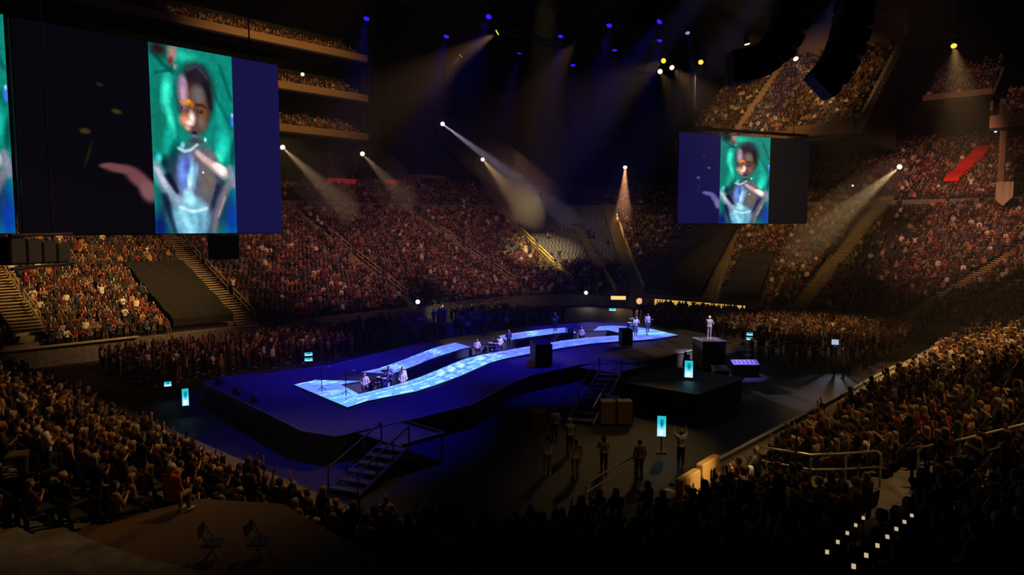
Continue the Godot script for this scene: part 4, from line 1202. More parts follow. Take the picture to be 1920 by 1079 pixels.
	# vomitory wall in the near corner, lit tan, and rails
	var vm := thing("parapet", "lit yellowish parapet of two blocks in the near stand with heads in front", "parapet", Vector3(22.6, 1.95, -11.5), 0.05, "", "structure")
	box_part("parapet_block", Vector3(-0.8, 0.1, 0), Vector3(1.4, 1.1, 0.3), mat(Color(0.85, 0.68, 0.4), 0.8), vm, 0.04)
	box_part("parapet_block", Vector3(0.8, 0.2, 0), Vector3(1.45, 1.1, 0.3), mat(Color(0.85, 0.68, 0.4), 0.8), vm, 0.04)
	spot("parapet_lamp_light", Vector3(22.4, 4.6, -8.2), Vector3(22.6, 2.4, -11.5), Color(1, 0.85, 0.6), 10.0, 20.0, 0.1, self)
	var pl := thing("step_lamp", "small lamp lighting the yellowish parapet in the near stand", "lamp", Vector3(22.45, 4.62, -8.1))
	box_part("lamp_body", Vector3.ZERO, Vector3(0.16, 0.1, 0.16), mat(Color(0.1, 0.1, 0.1)), pl, 0.02)
	tube_part("pole", Vector3(0, 0, 0), Vector3(0, -2.1, 0), 0.03, mat(Color(0.1, 0.1, 0.1)), pl)
	var white_rail := mat(Color(0.8, 0.76, 0.68), 0.4, 0.3)
	guard_rail("pale guard rail loop with rounded end in the near stand, left of two", [Vector3(25.4, 1.9, -10.6), Vector3(23.8, 2.5, -8.1), Vector3(23.4, 2.9, -6.9), Vector3(23.4, 3.2, -5.9)], 1.0, white_rail)
	guard_rail("pale guard rail running out of the right edge in the near stand", [Vector3(23.4, 3.5, -4.9), Vector3(23.6, 3.9, -3.9), Vector3(24.7, 4.3, -2.7), Vector3(26.0, 4.6, -1.7)], 1.0, white_rail)
	guard_rail("thin tan barrier rail on the floor in front of the near stand", [Vector3(22.1, 0.4, -15.9), Vector3(23.5, 0.4, -16.1), Vector3(26.2, 0.4, -16.3)], 0.7, mat(Color(0.5, 0.38, 0.25), 0.5, 0.4))
	# step markers
	var n := 0
	for q in [[Vector3(10.5, 6.3, -3.3), Vector3(13.7, 5.7, -3.7), 5, "left"], [Vector3(9.3, 6.75, -2.6), Vector3(13.6, 6.0, -2.9), 7, "right"]]:
		for i in q[2]:
			var p: Vector3 = q[0].lerp(q[1], float(i) / (q[2] - 1))
			var o := thing("post_light", "%s small white light on a thin post, %s row of two at the bottom right" % [["first", "second", "third", "fourth", "fifth", "sixth", "seventh", "eighth", "ninth"][i], q[3]], "light", p, 0.3, "small white lights on posts at the bottom right")
			box_part("holder", Vector3(0, -0.02, 0), Vector3(0.1, 0.03, 0.06), mat(Color(0.05, 0.05, 0.05)), o, 0.005)
			box_part("lamp_face", Vector3(0, 0.015, 0), Vector3(0.085, 0.03, 0.05), glow(Color(1, 0.88, 0.72), 0.55), o)
			tube_part("post", Vector3(0, -0.04, 0), Vector3(0, -1.3, 0), 0.012, mat(Color(0.05, 0.05, 0.05)), o)
	# instruments and cases on the stage
	flight_case("tall black equipment case hiding part of the front glowing strip", Vector3(39.9, 1.11, -32.9), Vector3(2.6, 1.45, 1.2), 0.84, Color(0.04, 0.035, 0.04))
	flight_case("black equipment case at the right end of the glowing loop", Vector3(50.0, 1.11, -32.2), Vector3(0.9, 1.4, 0.9), 0.84, Color(0.03, 0.03, 0.04))
	flight_case("tan flight case, left of two beside the open stage stair", Vector3(32.9, 0, -22.3), Vector3(0.75, 1.25, 0.8), 0.74, Color(0.5, 0.4, 0.25), "tan cases by the stage stair")
	flight_case("tan flight case, right of two beside the open stage stair", Vector3(33.5, 0, -21.6), Vector3(0.75, 1.25, 0.8), 0.74, Color(0.5, 0.4, 0.25), "tan cases by the stage stair")
	flight_case("low brown flight case left of the open stage stair", Vector3(29.6, 0, -24.6), Vector3(1.5, 1.0, 0.8), 0.74, Color(0.36, 0.27, 0.18))
	for q in [["grey equipment rack under blue light behind the stage, left of three", Vector3(49.2, 0, -56.6), Vector3(1.4, 1.3, 0.9)], ["grey equipment rack under blue light behind the stage, middle of three", Vector3(51.4, 0, -56.0), Vector3(1.1, 2.1, 0.9)], ["grey equipment rack under blue light behind the stage, right of three", Vector3(53.8, 0, -55.4), Vector3(1.6, 1.1, 0.9)]]:
		flight_case(q[0], q[1], q[2], 0.7, Color(0.3, 0.3, 0.36), "equipment racks behind the stage")
	for q in [["tan stage wedge at the stage's left corner, topmost of three", Vector3(21.2, 1.1, -43.6)], ["tan stage wedge at the stage's left edge, middle one of three", Vector3(20.6, 1.1, -40.2)], ["tan stage wedge at the stage's left edge, lowest of three", Vector3(20.4, 1.1, -37.7)]]:
		var o := thing("monitor_wedge", q[0], "loudspeaker", q[1], 0.6)
		var k := MB.new()
		k.tri(Vector3(-0.35, 0, 0.3), Vector3(-0.35, 0.42, -0.2), Vector3(-0.35, 0, -0.3)); k.tri(Vector3(0.35, 0, 0.3), Vector3(0.35, 0, -0.3), Vector3(0.35, 0.42, -0.2))
		k.quad(Vector3(-0.35, 0, 0.3), Vector3(0.35, 0, 0.3), Vector3(0.35, 0.42, -0.2), Vector3(-0.35, 0.42, -0.2)); k.quad(Vector3(-0.35, 0.42, -0.2), Vector3(0.35, 0.42, -0.2), Vector3(0.35, 0, -0.3), Vector3(-0.35, 0, -0.3))
		part("cabinet", k.done(), mat(Color(0.5, 0.42, 0.3), 0.7), o)
		box_part("grille", Vector3(0, 0.22, 0.07), Vector3(0.6, 0.5, 0.02), mat(Color(0.35, 0.3, 0.22), 0.6), o, 0.0, Basis(Vector3.RIGHT, -0.87))
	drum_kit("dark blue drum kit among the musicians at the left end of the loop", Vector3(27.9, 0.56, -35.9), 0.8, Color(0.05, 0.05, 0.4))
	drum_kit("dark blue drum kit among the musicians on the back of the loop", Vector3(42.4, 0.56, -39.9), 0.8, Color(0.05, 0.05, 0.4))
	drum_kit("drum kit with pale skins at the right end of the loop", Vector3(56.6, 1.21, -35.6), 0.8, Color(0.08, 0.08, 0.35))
	mic_stand("microphone stand at the left end of the glowing loop, nearer one", Vector3(24.2, 1.21, -34.6), 0.5)
	mic_stand("microphone stand at the left end of the glowing loop, farther one", Vector3(23.9, 1.21, -36.6), 0.5)
	mic_stand("microphone stand at the right end of the glowing loop", Vector3(55.6, 1.21, -33.6), 0.5)
	keyboard("white topped keyboard under violet light, right of two, near the standing singer", Vector3(54.2, 0, -23.6), 0.8, Color(0.85, 0.82, 0.9))
	keyboard("white topped keyboard under violet light, left of two, near the standing singer", Vector3(57.8, 0, -25.4), 0.9, Color(0.7, 0.68, 0.8))
	for q in [["slanted white sound desk under violet light, left of two", Vector3(47.4, 0, -22.6), 1.1], ["slanted white sound desk under violet light, right of two", Vector3(50.6, 0, -22.2), 1.9]]:
		var sd := thing("sound_desk", q[0], "desk", q[1], face_camera(q[1]) + 0.3)
		box_part("table", Vector3(0, 0.42, 0), Vector3(q[2], 0.84, 0.8), mat(Color(0.1, 0.1, 0.12), 0.7), sd, 0.03)
		box_part("panel", Vector3(0, 0.95, 0), Vector3(q[2], 0.1, 0.9), mat(Color(0.82, 0.8, 0.88), 0.5), sd, 0.02, Basis(Vector3.RIGHT, 0.25))
		for i in 6:
			box_part("fader_strip", Vector3(-q[2] * 0.4 + i * q[2] * 0.16, 1.01, 0), Vector3(0.05, 0.04, 0.6), mat(Color(0.2, 0.2, 0.25), 0.5), sd, 0.0, Basis(Vector3.RIGHT, 0.25))
	var jb := thing("camera_crane", "pale camera crane arm reaching right from beside the singer's riser", "crane", Vector3(53.7, 0, -23.0))
	tube_part("column", Vector3(0, 0, 0), Vector3(0, 1.5, 0), 0.12, mat(Color(0.1, 0.1, 0.11), 0.5), jb)
	tube_part("arm", Vector3(-0.8, 1.2, -0.7), Vector3(2.6, 2.2, 2.6), 0.07, mat(Color(0.62, 0.6, 0.64), 0.4, 0.2), jb, 0.05)
	tube_part("brace", Vector3(-0.6, 1.05, -0.5), Vector3(2.4, 1.85, 2.4), 0.04, mat(Color(0.55, 0.54, 0.58), 0.4, 0.2), jb)
	box_part("counterweight", Vector3(-0.8, 1.15, -0.7), Vector3(0.4, 0.4, 0.4), mat(Color(0.08, 0.08, 0.09), 0.6), jb, 0.04)
	box_part("camera_head", Vector3(2.7, 2.1, 2.7), Vector3(0.3, 0.3, 0.45), mat(Color(0.08, 0.08, 0.09), 0.6), jb, 0.04)
	var vl := lamp_head("violet_lamp", "violet lamp head lighting the keyboards from the front truss", "lamp", "", Vector3(58, 28, -31.5), Vector3(50.4, 0.9, -22.7), Color(0.6, 0.5, 1.0), 0.6, 0.2, 1100.0, 4.2)
	tube_part("drop_cable", Vector3(0, 0.7, 0), Vector3(0, 26.8, 0), 0.02, mat(Color(0.05, 0.05, 0.06)), vl)
	# grand piano shape between the strips
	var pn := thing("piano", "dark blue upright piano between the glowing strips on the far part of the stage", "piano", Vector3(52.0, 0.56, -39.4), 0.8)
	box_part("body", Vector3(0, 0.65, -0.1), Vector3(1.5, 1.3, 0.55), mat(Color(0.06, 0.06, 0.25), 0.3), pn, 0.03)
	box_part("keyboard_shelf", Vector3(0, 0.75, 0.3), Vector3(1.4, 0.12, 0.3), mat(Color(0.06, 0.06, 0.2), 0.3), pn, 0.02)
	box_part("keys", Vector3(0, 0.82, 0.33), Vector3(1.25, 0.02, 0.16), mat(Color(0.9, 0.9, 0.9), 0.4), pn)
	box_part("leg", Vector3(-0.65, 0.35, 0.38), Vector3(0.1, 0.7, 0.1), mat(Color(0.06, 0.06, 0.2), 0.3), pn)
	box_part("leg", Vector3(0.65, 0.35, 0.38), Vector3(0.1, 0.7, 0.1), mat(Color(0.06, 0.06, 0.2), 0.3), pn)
	# bottom foreground
	chair("folding chair with pinkish steel legs in the dark bottom foreground, left of two", Vector3(6.9, 3.71, -14.9), 0.9, Color(0.12, 0.1, 0.1), "folding chairs at the bottom")
	chair("folding chair with a pale seat edge in the dark bottom foreground, right of two", Vector3(7.6, 3.71, -14.2), 0.7, Color(0.1, 0.1, 0.1), "folding chairs at the bottom")
	var post := thing("pole", "thin pale upright pole at the bottom, left of the middle", "pole", Vector3(9.1, 3.72, -12.6))
	tube_part("shaft", Vector3.ZERO, Vector3(0, 1.35, 0), 0.028, mat(Color(0.75, 0.72, 0.65), 0.4), post)
	tube_part("foot", Vector3(0, -0.02, 0), Vector3(0, 0.04, 0), 0.12, mat(Color(0.3, 0.3, 0.3), 0.5), post, -1, 12)
	tube_part("cap", Vector3(0, 1.35, 0), Vector3(0, 1.38, 0), 0.034, mat(Color(0.8, 0.8, 0.8), 0.4), post)
	var lan := thing("landing", "brown bare landing at the foot of the lower left stand", "landing", Vector3.ZERO, 0.0, "", "structure")
	var lk := MB.new()
	lk.prism(PackedVector2Array([Vector2(1.0, -19.6), Vector2(8.4, -18.8), Vector2(9.7, -16.8), Vector2(9.4, -12.2), Vector2(1.0, -12.2)]), 1.4, 3.7)
	part("slab", lk.done(), mat(Color(0.34, 0.25, 0.17), 0.9), lan)
	# red banners and a pale cloth at the far right
	for q in [["long red banner lying over the rows at the far right", Vector3(113.6, 17.6, -21.4), Vector3(124.0, 22.6, -19.4), 1.8], ["short red banner over the rows right of the right screen", Vector3(115.8, 18.6, -37.2), Vector3(121.0, 21.0, -36.4), 1.2]]:
		var k := MB.new()
		var a: Vector3 = q[1]
		var b: Vector3 = q[2]
		var sd := Vector3(0, 0, q[3] / 2)
		for i in 12:
			var p0 := a.lerp(b, i / 12.0) + Vector3(0, 0.16 * sin(i * 1.3), 0)
			var p1 := a.lerp(b, (i + 1) / 12.0) + Vector3(0, 0.16 * sin((i + 1) * 1.3), 0)
			k.quad(p0 + sd, p1 + sd, p1 - sd, p0 - sd)
			k.quad(p0 + sd, p0 - sd, p0 - sd - Vector3(0, 0.5, 0), p0 + sd - Vector3(0, 0.5, 0))
		tag(part("banner", k.done(), mat(Color(0.85, 0.1, 0.08), 0.8), self), q[0], "banner", "red banners at the far right")
	var cl := MB.new()
	for i in 8:
		var z0 := -14.9 + i * 0.22
		cl.quad(Vector3(104 + 0.1 * sin(i * 2.0), 13.4 + 0.5 * absf(i - 3.5) * 0.5, z0), Vector3(104 + 0.1 * sin(i * 2.0 + 2), 13.4 + 0.5 * absf(i - 2.5) * 0.5, z0 + 0.22), Vector3(104 + 0.1 * sin(i * 2.0 + 2), 16.3, z0 + 0.22), Vector3(104 + 0.1 * sin(i * 2.0), 16.3, z0))
	tag(part("flag", cl.done(), mat(Color(0.8, 0.74, 0.6), 0.8), self), "pale hanging cloth below the deck corner at the right edge", "flag")
	spot("far_end_light", Vector3(79.1, 27.4, -15.3), Vector3(118, 17, -24), ROSE, 600.0, 16.0, 0.3, self)  # added light with no lamp of its own, brings out the red banners

# ------------------------------------------------------------------ people
func net(bones: Array, cell: float, k: float, verts: PackedVector3Array, norms: PackedVector3Array, idx: PackedInt32Array):
	# surface nets over the smooth union of tapered capsules [a, b, ra, rb]
	var lo := Vector3.ONE * 1e9
	var hi := -lo
	for b in bones:
		var r := Vector3.ONE * (maxf(b[2], b[3]) + k + cell * 2)
		lo = lo.min(b[0] - r).min(b[1] - r)
		hi = hi.max(b[0] + r).max(b[1] + r)
	var nx := int((hi.x - lo.x) / cell) + 2
	var ny := int((hi.y - lo.y) / cell) + 2
	var nz := int((hi.z - lo.z) / cell) + 2
	var f := PackedFloat32Array()
	f.resize(nx * ny * nz)
	f.fill(1.0)
	for b in bones:
		var a: Vector3 = b[0]
		var ab: Vector3 = b[1] - a
		var l2 := maxf(ab.length_squared(), 1e-8)
		var ra: float = b[2]
		var dr: float = b[3] - ra
		var m := maxf(b[2], b[3]) + k + cell * 1.5
		var p0: Vector3 = (a.min(b[1]) - Vector3.ONE * m - lo) / cell
		var p1: Vector3 = (a.max(b[1]) + Vector3.ONE * m - lo) / cell
		for z in range(maxi(0, int(p0.z)), mini(nz, int(p1.z) + 2)):
			for y in range(maxi(0, int(p0.y)), mini(ny, int(p1.y) + 2)):
				var row := (z * ny + y) * nx
				for x in range(maxi(0, int(p0.x)), mini(nx, int(p1.x) + 2)):
					var p := lo + Vector3(x, y, z) * cell - a
					var t := clampf(p.dot(ab) / l2, 0.0, 1.0)
					var d := (p - ab * t).length() - ra - dr * t
					var o := f[row + x]
					var h := maxf(k - absf(o - d), 0.0) / k
					f[row + x] = minf(o, d) - h * h * k * 0.25
	var at := PackedInt32Array()
	at.resize(nx * ny * nz)
	at.fill(-1)
	var off := [0, 1, nx, nx + 1, nx * ny, nx * ny + 1, nx * ny + nx, nx * ny + nx + 1]
	var cor := [Vector3(0, 0, 0), Vector3(1, 0, 0), Vector3(0, 1, 0), Vector3(1, 1, 0), Vector3(0, 0, 1), Vector3(1, 0, 1), Vector3(0, 1, 1), Vector3(1, 1, 1)]
	var edges := [[0, 1], [2, 3], [4, 5], [6, 7], [0, 2], [1, 3], [4, 6], [5, 7], [0, 4], [1, 5], [2, 6], [3, 7]]
	for z in nz - 1:
		for y in ny - 1:
			for x in nx - 1:
				var i := (z * ny + y) * nx + x
				if absf(f[i]) > cell * 2.0: continue
				var c := 0
				var v := []
				for j in 8:
					var w: float = f[i + off[j]]
					v.append(w)
					if w < 0: c += 1
				if c == 0 or c == 8: continue
				var s := Vector3.ZERO
				var n := 0
				for e in edges:
					var u: float = v[e[0]]
					var w: float = v[e[1]]
					if (u < 0) != (w < 0):
						s += cor[e[0]].lerp(cor[e[1]], u / (u - w))
						n += 1
				at[i] = verts.size()
				verts.append(lo + (Vector3(x, y, z) + s / n) * cell)
				norms.append(Vector3(v[1] + v[3] + v[5] + v[7] - v[0] - v[2] - v[4] - v[6], v[2] + v[3] + v[6] + v[7] - v[0] - v[1] - v[4] - v[5], v[4] + v[5] + v[6] + v[7] - v[0] - v[1] - v[2] - v[3]).normalized())
	var axes := [[1, nx, nx * ny], [nx, nx * ny, 1], [nx * ny, 1, nx]]
	for z in range(1, nz - 1):
		for y in range(1, ny - 1):
			for x in range(1, nx - 1):
				var i := (z * ny + y) * nx + x
				if absf(f[i]) > cell * 2.0: continue
				for ax in axes:
					if (f[i] < 0) == (f[i + ax[0]] < 0): continue
					var q := [at[i], at[i - ax[1]], at[i - ax[1] - ax[2]], at[i - ax[2]]]
					if q.min() < 0: continue
					if f[i] < 0: idx.append_array([q[0], q[2], q[1], q[0], q[3], q[2]])
					else: idx.append_array([q[0], q[1], q[2], q[0], q[2], q[3]])

func net_mesh(sets: Array) -> ArrayMesh:      # sets: [[bones, cell, k], ...] joined into one surface
	var verts := PackedVector3Array()
	var norms := PackedVector3Array()
	var idx := PackedInt32Array()
	for s in sets: net(s[0], s[1], s[2], verts, norms, idx)
	var arr := []
	arr.resize(Mesh.ARRAY_MAX)
	arr[Mesh.ARRAY_VERTEX] = verts
	arr[Mesh.ARRAY_NORMAL] = norms
	arr[Mesh.ARRAY_INDEX] = idx
	var m := ArrayMesh.new()
	m.add_surface_from_arrays(Mesh.PRIMITIVE_TRIANGLES, arr)
	return m

func mirrored(v: Vector3, s: int) -> Vector3: return Vector3(v.x * s, v.y, v.z)

func pose(kind: String) -> Dictionary:
	var sit := kind.begins_with("sit")
	var j := {}
	if sit:
		j = {"pelvis": Vector3(0, 0.54, -0.02), "belly": Vector3(0, 0.75, -0.05), "chest": Vector3(0, 0.95, -0.06), "neck": Vector3(0, 1.11, -0.05), "head": Vector3(0, 1.25, -0.01), "shoulder": Vector3(0.185, 1.04, -0.06), "hip": Vector3(0.09, 0.52, 0), "knee": Vector3(0.13, 0.52, 0.42), "ankle": Vector3(0.12, 0.1, 0.40), "toe": Vector3(0.13, 0.04, 0.57)}
	else:
		j = {"pelvis": Vector3(0, 0.96, 0), "belly": Vector3(0, 1.13, 0), "chest": Vector3(0, 1.33, -0.01), "neck": Vector3(0, 1.50, 0), "head": Vector3(0, 1.64, 0.03), "shoulder": Vector3(0.19, 1.43, -0.01), "hip": Vector3(0.09, 0.92, 0), "knee": Vector3(0.1, 0.5, 0.02), "ankle": Vector3(0.1, 0.09, -0.01), "toe": Vector3(0.12, 0.04, 0.16)}
	var arms := {"lap": [Vector3(0.05, -0.28, 0.03), Vector3(-0.07, -0.40, 0.26)], "clap": [Vector3(0.07, -0.24, 0.12), Vector3(-0.14, -0.1, 0.33)], "up": [Vector3(0.12, 0.13, 0.1), Vector3(0.07, 0.40, 0.13)], "down": [Vector3(0.06, -0.29, -0.02), Vector3(0.06, -0.53, 0.06)], "play": [Vector3(0.09, -0.25, 0.1), Vector3(-0.06, -0.3, 0.33)], "mic": [Vector3(0.06, -0.24, 0.14), Vector3(-0.12, 0.02, 0.25)]}
	var pick := {"sit_lap": ["lap", "lap"], "sit_clap": ["clap", "clap"], "sit_up": ["up", "lap"], "sit_play": ["play", "lap"], "stand_down": ["down", "down"], "stand_clap": ["clap", "clap"], "stand_up": ["up", "up"], "stand_mic": ["mic", "play"]}
	j["arms"] = [arms[pick[kind][0]], arms[pick[kind][1]]]
	return j

func build_pose(kind: String, fine: bool) -> Dictionary:
	var j := pose(kind)
	var torso := func(e: float) -> Array:
		return [[mirrored(j.pelvis, 1) + Vector3(-0.07, 0, 0), j.pelvis + Vector3(0.07, 0, 0), 0.115 + e, 0.115 + e], [j.pelvis + Vector3(-0.06, 0.03, 0), j.chest + Vector3(-0.085, 0, 0), 0.1 + e, 0.1 + e], [j.pelvis + Vector3(0.06, 0.03, 0), j.chest + Vector3(0.085, 0, 0), 0.1 + e, 0.1 + e],
			[j.shoulder * Vector3(-0.75, 1, 1), j.shoulder * Vector3(0.75, 1, 1), 0.065 + e, 0.065 + e], [j.chest, j.neck - Vector3(0, 0.04, 0), 0.1 + e, 0.055 + e]]
	var arm := func(i: int, e: float, cut: float) -> Array:
		var s := 1 if i == 0 else -1
		var sh := mirrored(j.shoulder, s)
		var el: Vector3 = sh + mirrored(j.arms[i][0], s)
		var wr: Vector3 = sh + mirrored(j.arms[i][1], s)
		return [[sh, el, 0.053 + e, 0.041 + e], [el, el.lerp(wr, cut), 0.04 + e, lerpf(0.04, 0.028, cut) + e]]
	var leg := func(s: int, e: float, foot: bool) -> Array:
		var o := [[mirrored(j.hip, s), mirrored(j.knee, s), 0.085 + e, 0.056 + e], [mirrored(j.knee, s), mirrored(j.ankle, s), 0.055 + e, 0.037 + e]]
		if foot: o.append([mirrored(j.ankle, s) + Vector3(0, -0.04, -0.04), mirrored(j.toe, s), 0.04 + e, 0.034 + e])
		return o
	var body: Array = torso.call(0.0)
	for i in 2: body.append_array(arm.call(i, 0.0, 1.0))
	for s in [-1, 1]: body.append_array(leg.call(s, 0.0, true))
	body.append([j.neck - Vector3(0, 0.05, 0), j.head - Vector3(0, 0.06, 0.01), 0.055, 0.05])
	var h: Vector3 = j.head
	var head := [[h + Vector3(0, 0.035, -0.02), h + Vector3(0, 0.03, 0.015), 0.088, 0.082], [h + Vector3(0, -0.02, 0.02), h + Vector3(0, -0.075, 0.05), 0.068, 0.038]]
	var sets := []
	if fine:
		head.append_array([[h + Vector3(0, 0.0, 0.085), h + Vector3(0, -0.03, 0.105), 0.012, 0.017], [h + Vector3(-0.03, 0.022, 0.082), h + Vector3(0.03, 0.022, 0.082), 0.016, 0.016], [h + Vector3(-0.02, -0.062, 0.082), h + Vector3(0.02, -0.062, 0.082), 0.011, 0.011]])
		for s in [-1, 1]:
			head.append([h + Vector3(0.083 * s, 0.015, -0.01), h + Vector3(0.088 * s, -0.025, -0.005), 0.017, 0.013])
			head.append([h + Vector3(0.033 * s, 0.0, 0.078), h + Vector3(0.035 * s, 0.0, 0.08), 0.014, 0.014])
		sets = [[body, 0.024, 0.04], [head, 0.0125, 0.025]]
		for i in 2:
			var s := 1 if i == 0 else -1
			var el: Vector3 = mirrored(j.shoulder, s) + mirrored(j.arms[i][0], s)
			var wr: Vector3 = mirrored(j.shoulder, s) + mirrored(j.arms[i][1], s)
			var d := (wr - el).normalized()
			var w := d.cross(Vector3(s, 0.2, 0.3)).normalized()
			var palm := d.cross(w).normalized()
			var hb := [[wr - d * 0.01, wr + d * 0.05, 0.026, 0.03], [wr + d * 0.03 - w * 0.02, wr + d * 0.08 - w * 0.026, 0.018, 0.015], [wr + d * 0.03 + w * 0.02, wr + d * 0.08 + w * 0.026, 0.018, 0.015]]
			for n in 4:
				var r := wr + d * 0.085 + w * (n - 1.5) * 0.021
				var m: Vector3 = r + d * [0.034, 0.042, 0.04, 0.03][n] + palm * 0.008
				hb.append([r, m, 0.0092, 0.0086])
				hb.append([m, m + d * 0.026 + palm * 0.024, 0.0086, 0.0075])
			var tb := wr + d * 0.025 - w * 0.028
			hb.append([tb, tb + d * 0.03 - w * 0.026 + palm * 0.012, 0.013, 0.0105])
			hb.append([tb + d * 0.03 - w * 0.026 + palm * 0.012, tb + d * 0.058 - w * 0.026 + palm * 0.022, 0.0105, 0.008])
			sets.append([hb, 0.0065, 0.006])
	else:
		for i in 2:
			var s := 1 if i == 0 else -1
			var wr: Vector3 = mirrored(j.shoulder, s) + mirrored(j.arms[i][1], s)
			var d := (wr - (mirrored(j.shoulder, s) + mirrored(j.arms[i][0], s))).normalized()
			body.append([wr, wr + d * 0.1, 0.034, 0.03])
		sets = [[body + head, 0.04, 0.05]]
	var cell := 0.026 if fine else 0.042
	var e := 0.014 if fine else 0.02
	var top: Array = torso.call(e)
	for i in 2: top.append_array(arm.call(i, e, 0.12))
	var tr := [[j.pelvis + Vector3(-0.07, 0, 0), j.pelvis + Vector3(0.07, 0, 0), 0.117 + e, 0.117 + e]]
	for s in [-1, 1]: tr.append_array(leg.call(s, e, false))
	var short_hair := [[h + Vector3(0, 0.055, -0.035), h + Vector3(0, 0.075, 0.015), 0.09, 0.07], [h + Vector3(0, -0.01, -0.055), h + Vector3(0, 0.05, -0.04), 0.072, 0.085]]
	var long_hair := short_hair + [[h + Vector3(0.07, 0.02, -0.03), h + Vector3(0.085, -0.16, -0.02), 0.036, 0.03], [h + Vector3(-0.07, 0.02, -0.03), h + Vector3(-0.085, -0.16, -0.02), 0.036, 0.03], [h + Vector3(0, 0.0, -0.07), h + Vector3(0, -0.22, -0.09), 0.065, 0.06]]
	var hc := 0.018 if fine else 0.035
	var out := {"body": net_mesh(sets), "top": net_mesh([[top, cell, 0.04]]), "trousers": net_mesh([[tr, cell, 0.03]]), "short": net_mesh([[short_hair, hc, 0.03]]), "long": net_mesh([[long_hair, hc, 0.03]])}
	if fine:
		var sh := []
		for s in [-1, 1]: sh.append([mirrored(j.ankle, s) + Vector3(0, -0.045, -0.045), mirrored(j.toe, s) + Vector3(0, 0, 0.01), 0.05, 0.042])
		out["shoes"] = net_mesh([[sh, 0.02, 0.02]])
	return out

const POSES := ["sit_lap", "sit_clap", "sit_up", "stand_down", "stand_clap", "stand_up"]
const SKINS := [Color(0.82, 0.6, 0.48), Color(0.75, 0.52, 0.4), Color(0.86, 0.67, 0.55), Color(0.55, 0.36, 0.26), Color(0.36, 0.23, 0.17)]
const HAIRS := [[Color(0.1, 0.07, 0.06), "black"], [Color(0.22, 0.14, 0.09), "brown"], [Color(0.32, 0.2, 0.12), "brown"], [Color(0.66, 0.5, 0.27), "fair"], [Color(0.6, 0.58, 0.55), "grey"]]
const TOPS := [[Color(0.09, 0.08, 0.09), "black"], [Color(0.1, 0.1, 0.15), "navy"], [Color(0.27, 0.08, 0.08), "dark red"], [Color(0.46, 0.1, 0.08), "red"], [Color(0.82, 0.8, 0.76), "white"], [Color(0.36, 0.35, 0.34), "grey"], [Color(0.22, 0.15, 0.1), "brown"], [Color(0.12, 0.18, 0.32), "blue"], [Color(0.6, 0.46, 0.32), "tan"], [Color(0.18, 0.2, 0.14), "olive"], [Color(0.85, 0.4, 0.15), "orange"], [Color(0.3, 0.1, 0.16), "maroon"]]
const TOP_ODDS := [0, 0, 0, 0, 1, 1, 2, 2, 3, 4, 5, 5, 6, 6, 7, 8, 8, 9, 11, 11]
const LEGS := [Color(0.1, 0.11, 0.15), Color(0.15, 0.18, 0.28), Color(0.12, 0.11, 0.1), Color(0.42, 0.36, 0.26)]

func person_node(label: String, at: Vector3, yaw: float, kind: String, skin: Color, hair: Color, long: bool, top: Color, legs: Color, group := "", size := 1.0) -> Node3D:
	if not pose_sets.has(kind): pose_sets[kind] = build_pose(kind, true)
	var s: Dictionary = pose_sets[kind]
	var o := thing("person", label, "person", at, yaw, group)
	o.scale = Vector3.ONE * size
	part("body", s.body, mat(skin, 0.6), o)
	part("hair", s.long if long else s.short, mat(hair, 0.7), o)
	part("top", s.top, mat(top, 0.9), o)
	part("trousers", s.trousers, mat(legs, 0.9), o)
	part("shoes", s.shoes, mat(Color(0.1, 0.09, 0.09) if legs.b < 0.27 else Color(0.7, 0.68, 0.65), 0.6), o)
	return o

func ordinal(n: int) -> String:
	var w := ["first", "second", "third", "fourth", "fifth", "sixth", "seventh", "eighth", "ninth", "tenth", "eleventh", "twelfth", "thirteenth", "fourteenth", "fifteenth", "sixteenth", "seventeenth", "eighteenth", "nineteenth"]
	if n < w.size(): return w[n]
	n += 1
	var tens := {2: "twent", 3: "thirt", 4: "fort", 5: "fift", 6: "sixt", 7: "sevent", 8: "eight", 9: "ninet"}
	if n >= 100: return "%dth" % n
	if n % 10 == 0: return tens[n / 10] + "ieth"
	return tens[n / 10] + "y-" + w[n % 10 - 1]

func lit_odds(side: String, p: Vector2, d: float) -> float:
	if side == "far_side":
		if p.x > 27 and p.x < 33.2 and d < 11: return -1.0
		return 0.94
	if side == "far_corner":
		var a5 := (p - Vector2(81.9, -61.2)).cross(Vector2(9.9, -24.8))      # right of the bright yellow rails
		var b1 := (p - Vector2(83.2, -51.6)).cross(Vector2(23.8, -21.9))
		if a5 < 0 and b1 > 0 and d > 8.0: return 0.02
		return 0.9
	if side == "far_end":
		if p.y < -42.5 - d * 0.2 and d < 20 and p.y > -51.3 - d * 0.2: return -1.0
		if p.y > -39.9 - d * 0.25 and p.y < -34.9 - d * 0.25 and d < 11: return -1.0
		if p.y > -29 and p.y < -22 and d > 3 and d < 27: return 0.3
		return 0.9
	if side == "near_corner": return 0.6
	return 0.93

